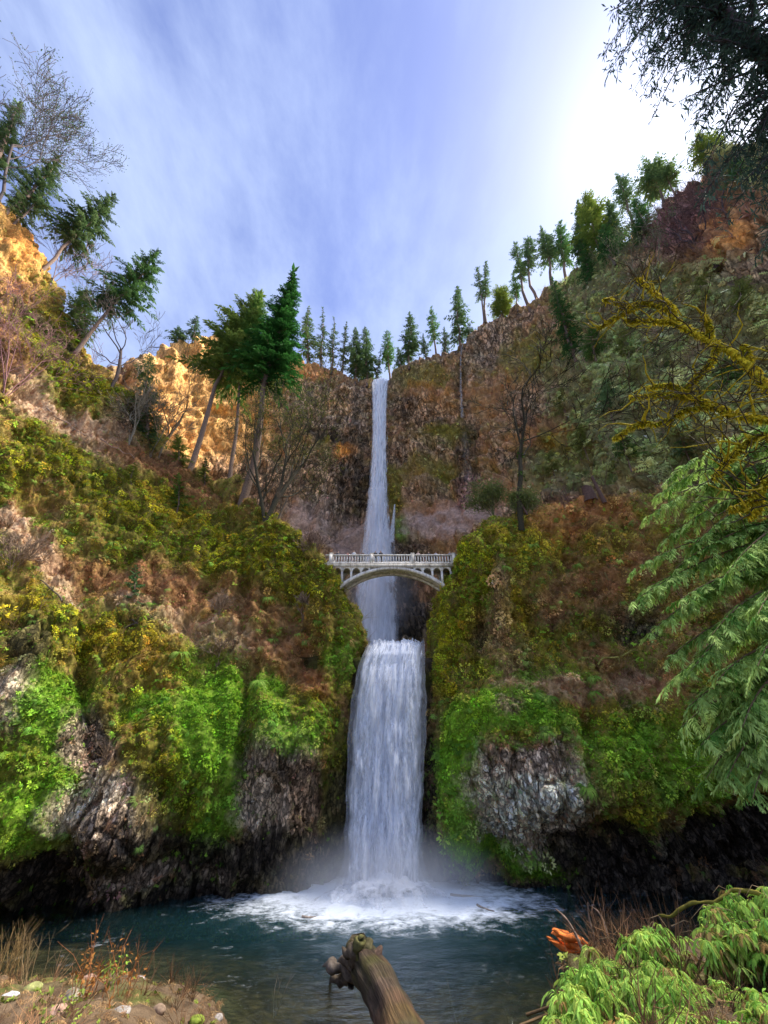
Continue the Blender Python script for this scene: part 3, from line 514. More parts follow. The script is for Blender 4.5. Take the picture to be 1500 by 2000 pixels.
# ------------------------------------------------------------------ water
def pool_mat():
    m, nt, N, L = new_mat('pool_water')
    out = N('ShaderNodeOutputMaterial'); tc = N('ShaderNodeTexCoord')
    fall = Vector((0.3, 44.2, 0))
    ds = N('ShaderNodeVectorMath'); ds.operation = 'DISTANCE'; ds.inputs[1].default_value = fall
    sc = N('ShaderNodeVectorMath'); sc.operation = 'MULTIPLY'; sc.inputs[1].default_value = (0.62, 1.15, 0); L(tc.outputs['Object'], sc.inputs[0])
    ds.inputs[1].default_value = (fall.x*.62, fall.y*1.15, 0); L(sc.outputs[0], ds.inputs[0])
    nz = N('ShaderNodeTexNoise'); nz.inputs['Scale'].default_value = 2.6; nz.inputs['Detail'].default_value = 10; nz.inputs['Roughness'].default_value = .7; nz.inputs['Distortion'].default_value = .6
    mp = N('ShaderNodeMapping'); mp.inputs['Scale'].default_value = (.85, 1.2, 1); L(tc.outputs['Object'], mp.inputs[0]); L(mp.outputs[0], nz.inputs['Vector'])
    # foam: thick at the foot of the fall, breaking into flecks outward
    th = N('ShaderNodeMapRange'); th.inputs['From Min'].default_value = 2.2; th.inputs['From Max'].default_value = 10.5; th.inputs['To Min'].default_value = .16; th.inputs['To Max'].default_value = .70
    L(ds.outputs['Value'], th.inputs['Value'])
    n3 = N('ShaderNodeTexNoise'); n3.inputs['Scale'].default_value = .55; n3.inputs['Detail'].default_value = 4; n3.inputs['Distortion'].default_value = 1.2; L(mp.outputs[0], n3.inputs['Vector'])
    nm = N('ShaderNodeMix'); nm.data_type = 'FLOAT'; nm.inputs['Factor'].default_value = .5; L(nz.outputs['Fac'], nm.inputs[2]); L(n3.outputs['Fac'], nm.inputs[3])
    sb = N('ShaderNodeMath'); sb.operation = 'SUBTRACT'; L(nm.outputs[0], sb.inputs[0]); L(th.outputs[0], sb.inputs[1])
    fo = N('ShaderNodeMapRange'); fo.interpolation_type = 'SMOOTHSTEP'; fo.inputs['From Min'].default_value = -.13; fo.inputs['From Max'].default_value = .22; L(sb.outputs[0], fo.inputs['Value'])
    foam = N('ShaderNodeBsdfDiffuse'); foam.inputs['Color'].default_value = (.82, .88, .95, 1)
    # ripples
    n2 = N('ShaderNodeTexNoise'); n2.inputs['Scale'].default_value = 1.5; n2.inputs['Detail'].default_value = 6; n2.inputs['Roughness'].default_value = .62
    mp2 = N('ShaderNodeMapping'); mp2.inputs['Scale'].default_value = (.8, 1.5, 1); L(tc.outputs['Object'], mp2.inputs[0]); L(mp2.outputs[0], n2.inputs['Vector'])
    bp = N('ShaderNodeBump'); bp.inputs['Strength'].default_value = .7; bp.inputs['Distance'].default_value = .25; L(n2.outputs['Fac'], bp.inputs['Height'])
    gl = N('ShaderNodeBsdfGlossy'); gl.inputs['Roughness'].default_value = .12; L(bp.outputs[0], gl.inputs['Normal'])
    gl.inputs['Color'].default_value = (.9, .95, 1, 1)
    # cloudy aerated water near the fall hides the bed, clear brown shallows at the edge
    tr = N('ShaderNodeBsdfTransparent'); tr.inputs['Color'].default_value = (.62, .80, .74, 1)
    tb = N('ShaderNodeBsdfDiffuse'); tb.inputs['Color'].default_value = (.016, .062, .072, 1)
    dp = N('ShaderNodeAttribute'); dp.attribute_name = 'depth'
    body = N('ShaderNodeMixShader'); L(dp.outputs['Fac'], body.inputs[0]); L(tr.outputs[0], body.inputs[1]); L(tb.outputs[0], body.inputs[2])
    fr = N('ShaderNodeFresnel'); fr.inputs['IOR'].default_value = 1.33; L(bp.outputs[0], fr.inputs['Normal'])
    wm = N('ShaderNodeMixShader'); L(fr.outputs[0], wm.inputs[0]); L(body.outputs[0], wm.inputs[1]); L(gl.outputs[0], wm.inputs[2])
    fm = N('ShaderNodeMixShader'); L(fo.outputs[0], fm.inputs[0]); L(wm.outputs[0], fm.inputs[1]); L(foam.outputs[0], fm.inputs[2])
    L(fm.outputs[0], out.inputs[0])
    return m
def pool():
    xs = np.linspace(-75, 75, 150); ys = np.linspace(6, 66, 130); X, Y = np.meshgrid(xs, ys); Z = np.zeros_like(X)
    r = np.hypot(X*.7, (Y-45)); Z += np.exp(-(r/6)**2)*.35*(1+fbm(np.stack([X, Y, Z], -1)*1.2, 2, 3)) + .05*fbm(np.stack([X, Y, Z], -1)*.5, 3, 4)
    o = mesh('pool_water', np.stack([X, Y, Z], -1).reshape(-1, 3), grid_faces(130, 150), pool_mat())
    dep = sstep(1.5, 4.2, -bank_z(X, Y))*.9; dep = np.maximum(dep, np.exp(-((Y-44)/10)**2-(X/16)**2)*.95)
    a = o.data.attributes.new('depth', 'FLOAT', 'POINT'); a.data.foreach_set('value', dep.ravel().astype(np.float32))
    tag(o, label='dark teal plunge pool at the foot of the lower waterfall', kind='structure')
pool()

def fall_mat(name, vs=14.0, hs=.10, lo=.42, hi=.62, amin=0.0, seed=0.0):
    """white falling water: strands from stretched noise, thin where the strands part; edge attribute thins the sides"""
    m, nt, N, L = new_mat(name)
    out = N('ShaderNodeOutputMaterial'); uv = N('ShaderNodeAttribute'); uv.attribute_name = 'flow'
    mp = N('ShaderNodeMapping'); mp.inputs['Scale'].default_value = (vs, hs*20, 1); mp.inputs['Location'].default_value = (seed, seed*2, seed); L(uv.outputs['Vector'], mp.inputs[0])
    n1 = N('ShaderNodeTexNoise'); n1.inputs['Scale'].default_value = 1; n1.inputs['Detail'].default_value = 8; n1.inputs['Roughness'].default_value = .68; n1.inputs['Distortion'].default_value = .3; L(mp.outputs[0], n1.inputs['Vector'])
    ed = N('ShaderNodeAttribute'); ed.attribute_name = 'thick'
    ad = N('ShaderNodeMath'); ad.operation = 'ADD'; L(n1.outputs['Fac'], ad.inputs[0]); L(ed.outputs['Fac'], ad.inputs[1])
    mr = N('ShaderNodeMapRange'); mr.inputs['From Min'].default_value = lo; mr.inputs['From Max'].default_value = hi; mr.inputs['To Min'].default_value = amin; mr.inputs['To Max'].default_value = 1; L(ad.outputs[0], mr.inputs['Value'])
    cr = N('ShaderNodeMapRange'); cr.inputs['From Min'].default_value = .3; cr.inputs['From Max'].default_value = .75; cr.inputs['To Min'].default_value = 0; L(n1.outputs['Fac'], cr.inputs['Value'])
    mc = N('ShaderNodeMix'); mc.data_type = 'RGBA'; mc.inputs[6].default_value = (.80, .85, .97, 1); mc.inputs[7].default_value = (.97, .98, 1.0, 1); L(cr.outputs[0], mc.inputs['Factor'])
    b = N('ShaderNodeBsdfDiffuse'); L(mc.outputs[2], b.inputs['Color'])
    t2 = N('ShaderNodeBsdfTranslucent'); L(mc.outputs[2], t2.inputs['Color']); m2 = N('ShaderNodeMixShader'); m2.inputs[0].default_value = .45; L(b.outputs[0], m2.inputs[1]); L(t2.outputs[0], m2.inputs[2])
    bp = N('ShaderNodeBump'); bp.inputs['Strength'].default_value = .5; bp.inputs['Distance'].default_value = .3; L(n1.outputs['Fac'], bp.inputs['Height']); L(bp.outputs[0], b.inputs['Normal'])
    tr = N('ShaderNodeBsdfTransparent'); ms = N('ShaderNodeMixShader'); L(mr.outputs[0], ms.inputs[0]); L(tr.outputs[0], ms.inputs[1]); L(m2.outputs[0], ms.inputs[2]); L(ms.outputs[0], out.inputs[0])
    return m
def fall_sheet(name, cx, hw, dist, mat, parent, nu=70, nv=260, bulge=.6, edge=.30, use_y=False, ridge=.12, seed=0, lift=0.0):
    """cx, hw, dist: tables (py, value) of centre px, half width px and distance down the fall"""
    py0, py1 = cx[0][0], cx[-1][0]; pys = np.linspace(py0, py1, nv)
    f = lambda t: np.interp(pys, [a for a, _ in t], [b for _, b in t])
    c, w, d = f(cx), f(hw), f(dist); u = np.linspace(-1, 1, nu)
    wob = 1+.10*fbm(np.stack([pys*.012, pys*0+seed, pys*0], -1), 4, 3)
    C = P(c, pys, d); E = P(c+w*wob, pys, d); half = np.linalg.norm(E-C, axis=1)
    right = np.array([1.0, 0, 0])
    G = C[:, None]+u[None, :, None]*half[:, None, None]*right
    streak = fbm(np.stack([np.broadcast_to(u[None]*9, (nv, nu)), np.broadcast_to((pys/60)[:, None], (nv, nu)), np.full((nv, nu), seed)], -1), 4, 7)
    G[..., 1] -= lift+bulge*(1-u[None]**2)*half[:, None]*.4 + streak*half[:, None]*ridge
    k = np.exp(-np.arange(nv)/6.0)[:, None]; G[..., 2] += k*half.mean()*.16*fbm(np.stack([np.broadcast_to(u[None]*7, (nv, nu)), np.full((nv, nu), seed*3.3), np.zeros((nv, nu))], -1), 3, 5)
    o = mesh(name, G.reshape(-1, 3), grid_faces(nv, nu), mat, parent)
    L_ = np.concatenate([[0], np.cumsum(np.linalg.norm(np.diff(C, axis=0), axis=1))]); L_ /= max(half.mean()*2, 1e-3)
    fl = np.stack([np.broadcast_to(u[None]*.5, (nv, nu)), np.broadcast_to(L_[:, None], (nv, nu)), np.full((nv, nu), seed)], -1).reshape(-1, 3)
    a = o.data.attributes.new('flow', 'FLOAT_VECTOR', 'POINT'); a.data.foreach_set('vector', fl.astype(np.float32).ravel())
    th = edge*(1-np.abs(u)**2.2*1.9)[None]*np.ones((nv, 1)); a = o.data.attributes.new('thick', 'FLOAT', 'POINT'); a.data.foreach_set('value', th.astype(np.float32).ravel())
    return o
F1, F2, F3 = fall_mat('falling_water', 9, .035, .30, .46, amin=.2), fall_mat('falling_water_spray', 16, .07, .50, .70, seed=3.1), fall_mat('falling_water_veil', 5, .03, .56, 1.05, seed=7.7)
# upper fall
uf = empty('upper_waterfall', P(735, 1300, 112)); tag(uf, 'tall thin upper waterfall plunging down the brown cliff behind the bridge', 'waterfall')
def rel(o, root): o.location = -Vector(root.location); return o
ucx = [(746, 742), (800, 741), (900, 740), (960, 738), (1020, 736), (1100, 735), (1200, 735), (1300, 731)]
uhw = [(746, 17), (780, 15), (850, 14), (930, 18), (1000, 22), (1050, 26), (1100, 33), (1150, 41), (1200, 45), (1300, 42)]
udi = [(746, 156.5), (752, 154), (800, 150.5), (900, 147), (1000, 140), (1100, 131), (1200, 117), (1300, 108)]
rel(fall_sheet('main_sheet', ucx, uhw, udi, F1, uf, 50, 340, edge=.36, seed=1), uf)
rel(fall_sheet('spray_sheet', [(a, b+1) for a, b in ucx], [(a, b*1.2) for a, b in uhw], udi, F2, uf, 50, 340, edge=.24, seed=2, lift=1.2), uf)
rel(fall_sheet('mist_veil', [(960, 738), (1060, 738), (1150, 738), (1300, 735)], [(960, 24), (1060, 40), (1150, 54), (1300, 58)], [(960, 142), (1100, 129), (1200, 115), (1300, 106)], F3, uf, 40, 160, edge=.34, seed=4, lift=1.5), uf)
rel(fall_sheet('side_strand', [(985, 771), (1020, 768), (1060, 764)], [(985, 2), (1020, 5), (1060, 9)], [(985, 139), (1020, 137), (1060, 133)], F2, uf, 14, 60, edge=.2, seed=5), uf)
# thin seep on the right of the amphitheatre
sf = empty('side_waterfall', P(905, 850, 138)); tag(sf, 'faint thin side waterfall running down the dark streak right of the upper waterfall', 'waterfall')
rel(fall_sheet('thin_sheet', [(676, 903), (700, 899), (760, 899), (820, 902)], [(676, 2), (760, 4), (820, 6)], [(676, 143), (760, 141.5), (820, 140)], fall_mat('seeping_water', 4, .1, .56, 1.5, seed=5), sf, 16, 110, edge=.3, seed=6, lift=1.2), sf)
rel(fall_sheet('wet_rock_sheet', [(850, 906), (930, 912), (985, 916)], [(850, 10), (930, 16), (985, 14)], [(850, 139), (930, 134), (985, 129)], fall_mat('wet_rock_water', 7, .1, .6, 2.4, seed=9), sf, 16, 110, edge=.2, seed=8, lift=1.6), sf)
# lower fall
lf = empty('lower_waterfall', P(752, 1735, 45)); tag(lf, 'wide white lower waterfall dropping from under the bridge into the pool', 'waterfall')
lcx = [(1254, 773), (1262, 773), (1300, 765), (1360, 760), (1450, 755), (1600, 750), (1745, 747)]
lhw = [(1254, 51), (1262, 54), (1300, 62), (1360, 70), (1450, 74), (1600, 79), (1745, 90)]
ldi = [(1254, 51.5), (1262, 48.2), (1280, 46.9), (1330, 46.0), (1450, 45.3), (1600, 44.8), (1745, 44.6)]
rel(fall_sheet('main_sheet', lcx, lhw, ldi, fall_mat('lower_fall_water', 7, .05, .28, .48, amin=.25, seed=2), lf, 110, 330, edge=.42, seed=11, bulge=.35, ridge=.16), lf)
rel(fall_sheet('spray_sheet', lcx, [(a, b*1.03) for a, b in lhw], ldi, fall_mat('lower_fall_spray', 22, .16, .50, .64, seed=5), lf, 110, 330, edge=.16, seed=12, lift=.5, bulge=.35, ridge=.2), lf)
rel(fall_sheet('front_sheet', lcx[2:], [(a, b*.9) for a, b in lhw[2:]], ldi[2:], fall_mat('lower_fall_strands', 10, .05, .52, .72, seed=8), lf, 90, 330, edge=.14, seed=13, lift=.9, bulge=.4, ridge=.2), lf)
def foam_mound():
    n = 60; a = np.linspace(0, 2*math.pi, 90, endpoint=False); r = np.linspace(0, 1, n)
    A, Rr = np.meshgrid(a, r); X = .2+np.cos(A)*Rr*6.4; Y = 43.6+np.sin(A)*Rr*3.6; Z = (1-Rr**1.3)*1.7
    p = np.stack([X, Y, Z], -1); p[..., 2] += (np.abs(fbm(p*1.1, 4, 5))*.8-.1)*(1-Rr); p[..., 2] -= .12
    i = np.arange(n*90).reshape(n, 90); f = np.stack([i[:-1], np.roll(i[:-1], -1, 1), np.roll(i[1:], -1, 1), i[1:]], -1).reshape(-1, 4)
    o = mesh('foam', p.reshape(-1, 3), f, F2, lf); rel(o, lf)
    fl = np.stack([p[..., 0]*.06, p[..., 1]*.5, p[..., 2]], -1).reshape(-1, 3); at = o.data.attributes.new('flow', 'FLOAT_VECTOR', 'POINT'); at.data.foreach_set('vector', fl.astype(np.float32).ravel())
    th = (.34*(1-Rr*1.25)).ravel(); at = o.data.attributes.new('thick', 'FLOAT', 'POINT'); at.data.foreach_set('value', th.astype(np.float32))
foam_mound()
def mist(name, c, r, dens, label, seed=0):
    bm = bmesh.new(); bmesh.ops.create_icosphere(bm, subdivisions=3, radius=1)
    for v in bm.verts: v.co = Vector((v.co.x*r[0], v.co.y*r[1], v.co.z*r[2]))
    me = bpy.data.meshes.new(name); bm.to_mesh(me); bm.free()
    m, nt, N, L = new_mat(name); out = N('ShaderNodeOutputMaterial'); pv = N('ShaderNodeVolumePrincipled'); L(pv.outputs[0], out.inputs['Volume'])
    pv.inputs['Color'].default_value = (.93, .95, 1, 1); pv.inputs['Anisotropy'].default_value = .2
    tc = N('ShaderNodeTexCoord'); dv = N('ShaderNodeVectorMath'); dv.operation = 'DIVIDE'; dv.inputs[1].default_value = r; L(tc.outputs['Object'], dv.inputs[0])
    ln = N('ShaderNodeVectorMath'); ln.operation = 'LENGTH'; L(dv.outputs[0], ln.inputs[0])
    mr = N('ShaderNodeMapRange'); mr.interpolation_type = 'SMOOTHSTEP'; mr.inputs['From Min'].default_value = 1; mr.inputs['From Max'].default_value = 0; L(ln.outputs['Value'], mr.inputs['Value'])
    no = N('ShaderNodeTexNoise'); no.inputs['Scale'].default_value = 2.2/max(r); no.inputs['Detail'].default_value = 3; L(tc.outputs['Object'], no.inputs['Vector'])
    m1 = N('ShaderNodeMath'); m1.operation = 'MULTIPLY'; L(mr.outputs[0], m1.inputs[0]); L(no.outputs['Fac'], m1.inputs[1]); m2 = N('ShaderNodeMath'); m2.operation = 'MULTIPLY'; m2.inputs[1].default_value = dens*2; L(m1.outputs[0], m2.inputs[0]); L(m2.outputs[0], pv.inputs['Density'])
    me.materials.append(m); o = bpy.data.objects.new(name, me); link(o); o.location = c; tag(o, label, 'mist', kind='stuff'); return o
mist('mist', (.3, 42.6, .8), (11, 5, 5.0), .26, 'pale spray drifting over the pool at the foot of the lower waterfall')
mist('mist', tuple(P(738, 1170, 112)), (16, 10, 22), .05, 'pale spray hanging round the foot of the upper waterfall')
# ------------------------------------------------------------------ ground cover (uncountable: one object per kind, geometry-node instances)
def unit(v): return v/(np.linalg.norm(v, axis=-1, keepdims=True)+1e-9)
def leaf_quads(mb, base, dirs, length, width, droop=.3, c=None, side=None):
    """bent pointed leaves: 5 vertices, 3 triangles each"""
    base = np.asarray(base, float); dirs = unit(np.asarray(dirs, float)); n = len(base); length = np.broadcast_to(length, (n,)); width = np.broadcast_to(width, (n,))
    if side is None:
        side = unit(np.cross(dirs, np.array([0, 0, 1.0])+RNG.normal(0, .25, (n, 3))))
    dn = np.array([0, 0, -1.0]); m = base+dirs*length[:, None]*.5; t = base+dirs*length[:, None]+dn*(length*droop)[:, None]
    m = m+dn*(length*droop*.22)[:, None]
    v = np.stack([base, m-side*width[:, None]*.5, m+side*width[:, None]*.5, t], 1)
    i = np.arange(n)[:, None]*4; f = np.concatenate([i+np.array([[0, 1, 2]]), i+np.array([[1, 3, 2]])])
    mb.add(v.reshape(-1, 3), f, None if c is None else np.repeat(np.broadcast_to(np.asarray(c, float), (n, 3)), 4, 0))
def t_obj(name, mb, mat=None):
    """template mesh, kept out of the scene"""
    me = bpy.data.meshes.new(name); v = np.concatenate(mb.v); f = np.concatenate(mb.f)
    me.from_pydata(v.tolist(), [], f.tolist()); me.materials.append(mat or M_COVER); return bpy.data.objects.new(name, me)
def tpl_leaves(n=18, spread=1.0, l=.55, w=.2, droop=.35, seed=0):
    r = np.random.default_rng(seed); mb = MB(); d = r.normal(0, 1, (n, 3)); d[:, 2] = np.abs(d[:, 2])*.8+.25; d[:, :2] *= spread
    leaf_quads(mb, r.normal(0, .12, (n, 3))*np.array([1, 1, .5]), d, l*r.uniform(.6, 1.2, n), w*r.uniform(.7, 1.2, n), droop); return mb
def frond(mb, base, az, L, arch, n=9, w=.16, c=None, r=None, lift=.9):
    """one pinnate frond arching outwards"""
    t = np.linspace(0, 1, n+2); out = np.array([math.cos(az), math.sin(az), 0]); sd = np.array([-math.sin(az), math.cos(az), 0])
    z = lift*t-arch*t*t; x = t*(1-.15*t); p = base+L*(out[None]*x[:, None]*.85+np.array([0, 0, 1.0])[None]*z[:, None]*.75)
    tg = unit(np.gradient(p, axis=0)); ww = L*w*np.sin(np.pi*np.clip(t*.92+.1, 0, 1))**.7
    for s in (-1, 1):
        leaf_quads(mb, p[1:-1], sd[None]*s+tg[1:-1]*.45, ww[1:-1]*1.25, L/n*.85, .12, c, side=tg[1:-1])
    leaf_quads(mb, p[-2:-1], tg[-1:], L*.12, L*.05, .2, c, side=sd[None])
def tpl_fern(n=11, seed=0):
    r = np.random.default_rng(seed); mb = MB()
    for k in range(n): frond(mb, np.zeros(3), k*2*math.pi/n+r.uniform(-.25, .25), r.uniform(.75, 1.1), r.uniform(1.1, 1.7), 8, .13)
    return mb
def tpl_grass(n=26, seed=0, droop=.9):
    r = np.random.default_rng(seed); mb = MB(); d = r.normal(0, .6, (n, 3)); d[:, 2] = 1
    leaf_quads(mb, r.normal(0, .12, (n, 3))*np.array([1, 1, .3]), d, r.uniform(.5, 1.1, n), r.uniform(.02, .05, n), droop); return mb
def tpl_moss(seed=0):
    r = np.random.default_rng(seed); mb = MB(); n = 44; d = unit(r.normal(0, 1, (n, 3))); d[:, 2] = np.abs(d[:, 2])
    leaf_quads(mb, d*np.array([.32, .32, .16]), d+r.normal(0, .35, (n, 3)), r.uniform(.14, .3, n), r.uniform(.06, .12, n), .25); return mb
def tpl_twigs(seed=0, n=7):
    r = np.random.default_rng(seed); mb = MB()
    for k in range(n):
        d = r.normal(0, .55, 3); d[2] = 1; p = np.array([d*t+r.normal(0, .05, 3) for t in (0, .35, .7, 1.05)]); mb.tube(p, [.018, .014, .009, .003], 3)
        for q in range(3):
            a = p[1+q % 2]; e = d*.5+r.normal(0, .35, 3); mb.tube([a, a+e*.5, a+e*.9+np.array([0, 0, .08])], [.009, .006, .002], 3)
    return mb
def tpl_spray(seed=0, n=6):
    """small drooping evergreen spray clump"""
    r = np.random.default_rng(seed); mb = MB()
    for k in range(n): frond(mb, r.normal(0, .1, 3), r.uniform(0, 6.3), r.uniform(.7, 1.2), r.uniform(1.0, 1.8), 6, .2, lift=.7)
    return mb
def euler_from_axes(z, spin):
    """euler XYZ that turns +Z to z, after a spin about Z"""
    z = unit(z); ref = np.where(np.abs(z[:, 2:3]) < .95, np.array([[0, 0, 1.0]]), np.array([[1.0, 0, 0]])); x = unit(np.cross(ref, z)); y = np.cross(z, x)
    c, s = np.cos(spin)[:, None], np.sin(spin)[:, None]; X = x*c+y*s; Y = -x*s+y*c
    # matrix columns X, Y, z
    ry = -np.arcsin(np.clip(X[:, 2], -1, 1)); rx = np.arctan2(Y[:, 2], z[:, 2]); rz = np.arctan2(X[:, 1], X[:, 0])
    return np.stack([rx, ry, rz], -1)
def cover(name, tpl, pts, axes, scl, tint, label, cat):
    n = len(pts); me = bpy.data.meshes.new(name); me.vertices.add(n); me.vertices.foreach_set('co', np.asarray(pts, np.float32).ravel())
    def at(k, ty, v, f): a = me.attributes.new(k, ty, 'POINT'); a.data.foreach_set(f, np.ascontiguousarray(v, dtype=np.float32).ravel())
    at('rot', 'FLOAT_VECTOR', euler_from_axes(axes, RNG.uniform(0, 6.28, n)), 'vector'); at('scl', 'FLOAT', scl, 'value')
    at('tint', 'FLOAT_COLOR', np.concatenate([tint, np.ones((n, 1))], 1), 'color')
    o = link(bpy.data.objects.new(name, me)); tag(o, label, cat, kind='stuff')
    ng = bpy.data.node_groups.new(name, 'GeometryNodeTree'); ng.interface.new_socket('Geometry', in_out='INPUT', socket_type='NodeSocketGeometry'); ng.interface.new_socket('Geometry', in_out='OUTPUT', socket_type='NodeSocketGeometry')
    N = ng.nodes.new; L = ng.links.new; gi = N('NodeGroupInput'); go = N('NodeGroupOutput'); ip = N('GeometryNodeInstanceOnPoints'); oi = N('GeometryNodeObjectInfo'); oi.inputs['Object'].default_value = tpl; oi.inputs['As Instance'].default_value = True
    ra = N('GeometryNodeInputNamedAttribute'); ra.data_type = 'FLOAT_VECTOR'; ra.inputs['Name'].default_value = 'rot'; er = N('FunctionNodeEulerToRotation'); L(ra.outputs['Attribute'], er.inputs[0])
    sa = N('GeometryNodeInputNamedAttribute'); sa.data_type = 'FLOAT'; sa.inputs['Name'].default_value = 'scl'
    mp = N('GeometryNodeMeshToPoints'); L(gi.outputs[0], mp.inputs['Mesh']); L(mp.outputs[0], ip.inputs['Points']); L(oi.outputs['Geometry'], ip.inputs['Instance']); L(er.outputs[0], ip.inputs['Rotation']); L(sa.outputs['Attribute'], ip.inputs['Scale']); L(ip.outputs[0], go.inputs[0])
    m = o.modifiers.new('scatter', 'NODES'); m.node_group = ng
    return o
def pick(sh, cls, n, seed, pw=1.0, extra=None, facing=-.55):
    """n random surface points weighted by class weight and area, in and just round the frame"""
    S = SHEETS[sh]; r = np.random.default_rng(seed); w = sum(S['W'][:, CN.index(c)]*k for c, k in cls.items())**pw*S['area']
    v = unit(np.array([0, 0, CAMZ])-S['p']); ok = (S['px'] > -80) & (S['px'] < 1580) & (S['py'] > 150) & (S['d'] > 1) & ((v*S['n']).sum(1) > facing)
    w = w*ok
    if extra is not None: w = w*extra(S)
    i = r.choice(len(w), n, p=w/w.sum()); T = dict(S); T['q'] = S['p'][i]+S['du'][i]*r.random((n, 1))+S['dv'][i]*r.random((n, 1)); return T, i, r
def cl_tint(S, i, r, mixc=None, var=.45, gain=1.15):
    c = S['C'][i]*gain*np.exp(r.normal(0, var, (len(i), 1)))*np.exp(r.normal(0, .12, (len(i), 3)))
    if mixc is not None:
        a, b = np.array(mixc[0]), np.array(mixc[1]); t = r.random((len(i), 1)); c = .3*c+.7*(a*t+b*(1-t))*np.exp(r.normal(0, .42, (len(i), 1)))
    return np.clip(c, .004, .85)
def axes(S, i, r, kn=.6, ku=.5, kr=.3):
    return S['n'][i]*kn+np.array([0, 0, ku])+r.normal(0, kr, (len(i), 3))
T_LEAF = [t_obj('leaf_clump', tpl_leaves(seed=k)) for k in range(2)]; T_HANG = t_obj('hanging_leaves', tpl_leaves(22, 1.1, .6, .2, .8, 5))
T_FERN = t_obj('fern_tuft', tpl_fern(seed=3)); T_GRASS = [t_obj('grass_tuft', tpl_grass(seed=k)) for k in (4, 5)]; T_MOSS = t_obj('moss_tuft', tpl_moss(6)); T_TWIG = t_obj('twig_tuft', tpl_twigs(7)); T_SPRAY = t_obj('spray_tuft', tpl_spray(8))
clump = lambda k, sd, sc=.22: (lambda S: sstep(-.1, .35, fbm(S['p']*sc*2, 3, sd))**k+.03)
for sh, side in (('valley_side_left', 'left'), ('valley_side_right', 'right')):
    big = 1.0 if side == 'left' else .7; sd = 100 if side == 'left' else 200
    S, i, r = pick(sh, dict(green=1, olive=.4, gold=.15, brown=.05), int(36000*big), sd, extra=clump(1.5, sd))
    cover('leafy_ground_cover', T_LEAF[0], S['q']+S['n'][i]*.05, axes(S, i, r), np.clip(.30*np.exp(r.normal(0, .5, len(i))), .13, 1.2), cl_tint(S, i, r, ((.23, .42, .04), (.07, .18, .02))), f'bright green leafy fern cover on the {side} valley side', 'ground cover')
    S, i, r = pick(sh, dict(green=1, olive=.12), int(44000*big), sd+1)
    cover('hanging_fern_cover', T_HANG, S['q']+S['n'][i]*.05, axes(S, i, r, .9, -.2, .3), np.clip(.20*np.exp(r.normal(0, .4, len(i))), .10, .6), cl_tint(S, i, r, ((.25, .46, .03), (.07, .20, .012))), f'vivid green hanging ferns on the lower {side} cliff', 'ground cover')
    S, i, r = pick(sh, dict(olive=1, gold=1, green=.5, brown=.25, rock=.15, grey=.06), int(48000*big), sd+2, extra=lambda S: .25+clump(.8, 777)(S))
    cover('moss_cover', T_MOSS, S['q'], axes(S, i, r, .9, .2, .2), np.clip(.6*np.exp(r.normal(0, .45, len(i))), .25, 2.0), cl_tint(S, i, r, None, .45, 1.2), f'yellow and olive moss cushions on the {side} valley side', 'moss')
    S, i, r = pick(sh, dict(straw=1, brown=1, rust=1, olive=.18, lichen=.12, grey=.08), int(36000*big), sd+3)
    cover('dry_grass_cover', T_GRASS[0], S['q'], axes(S, i, r, .7, .1, .5), r.uniform(.35, 1.0, len(i)), cl_tint(S, i, r, ((.42, .24, .12), (.22, .10, .05)), .4), f'dead brown grass and leaf litter on the {side} valley side', 'dry grass')
    S, i, r = pick(sh, dict(olive=1, brown=.8, green=.6, rust=.6), int(3600*big), sd+4, extra=clump(1.0, sd+4))
    cover('small_fern_cover', T_FERN, S['q'], axes(S, i, r, .6, .6, .2), r.uniform(.35, 1.0, len(i)), cl_tint(S, i, r, ((.22, .42, .07), (.08, .22, .04))), f'small green ferns dotted over the {side} valley side', 'fern cover')
    S, i, r = pick(sh, dict(straw=1, brown=1, olive=.3), int(1300*big), sd+5)
    cover('bare_twig_cover', T_TWIG, S['q'], axes(S, i, r, .5, .8, .3), r.uniform(.6, 1.8, len(i)), cl_tint(S, i, r, ((.24, .15, .10), (.10, .06, .04))), f'thin bare twigs sprouting on the {side} valley side', 'twigs')
right_hill = lambda S: sstep(980, 1120, S['px'])+.02
S, i, r = pick('upper_cliff', dict(fern=1, olive=.2), 15000, 300, extra=lambda S: right_hill(S)*clump(2.0, 300, .10)(S))
cover('hillside_spray_cover', T_SPRAY, S['q'], axes(S, i, r, .6, .2, .3), np.clip(1.3*np.exp(r.normal(0, .45, len(i))), .6, 3.6), cl_tint(S, i, r, ((.58, .62, .24), (.16, .27, .08)), .5), 'grey green ferny undergrowth on the steep hillside at right', 'undergrowth')
S, i, r = pick('upper_cliff', dict(fern=1, olive=1, green=1, brown=.3), 9000, 301)
cover('cliff_moss_cover', T_LEAF[1], S['q'], axes(S, i, r, .8, .2, .3), r.uniform(.8, 2.0, len(i)), cl_tint(S, i, r, None, .4, 1.2), 'olive moss and small plants on the ledges of the high cliff', 'moss')
S, i, r = pick('upper_cliff', dict(brown=1, rust=1, plum=.6, rock=.03, fern=.3), 5000, 302)
cover('cliff_dry_grass_cover', T_GRASS[1], S['q'], axes(S, i, r, .6, .1, .4), r.uniform(.9, 2.4, len(i)), cl_tint(S, i, r, ((.36, .22, .13), (.18, .09, .06)), .35), 'brown dead grass on the ledges of the high cliff', 'dry grass')
S, i, r = pick('upper_cliff', dict(plum=1, brown=.6, fern=.35, rust=.6), 1500, 303, extra=right_hill)
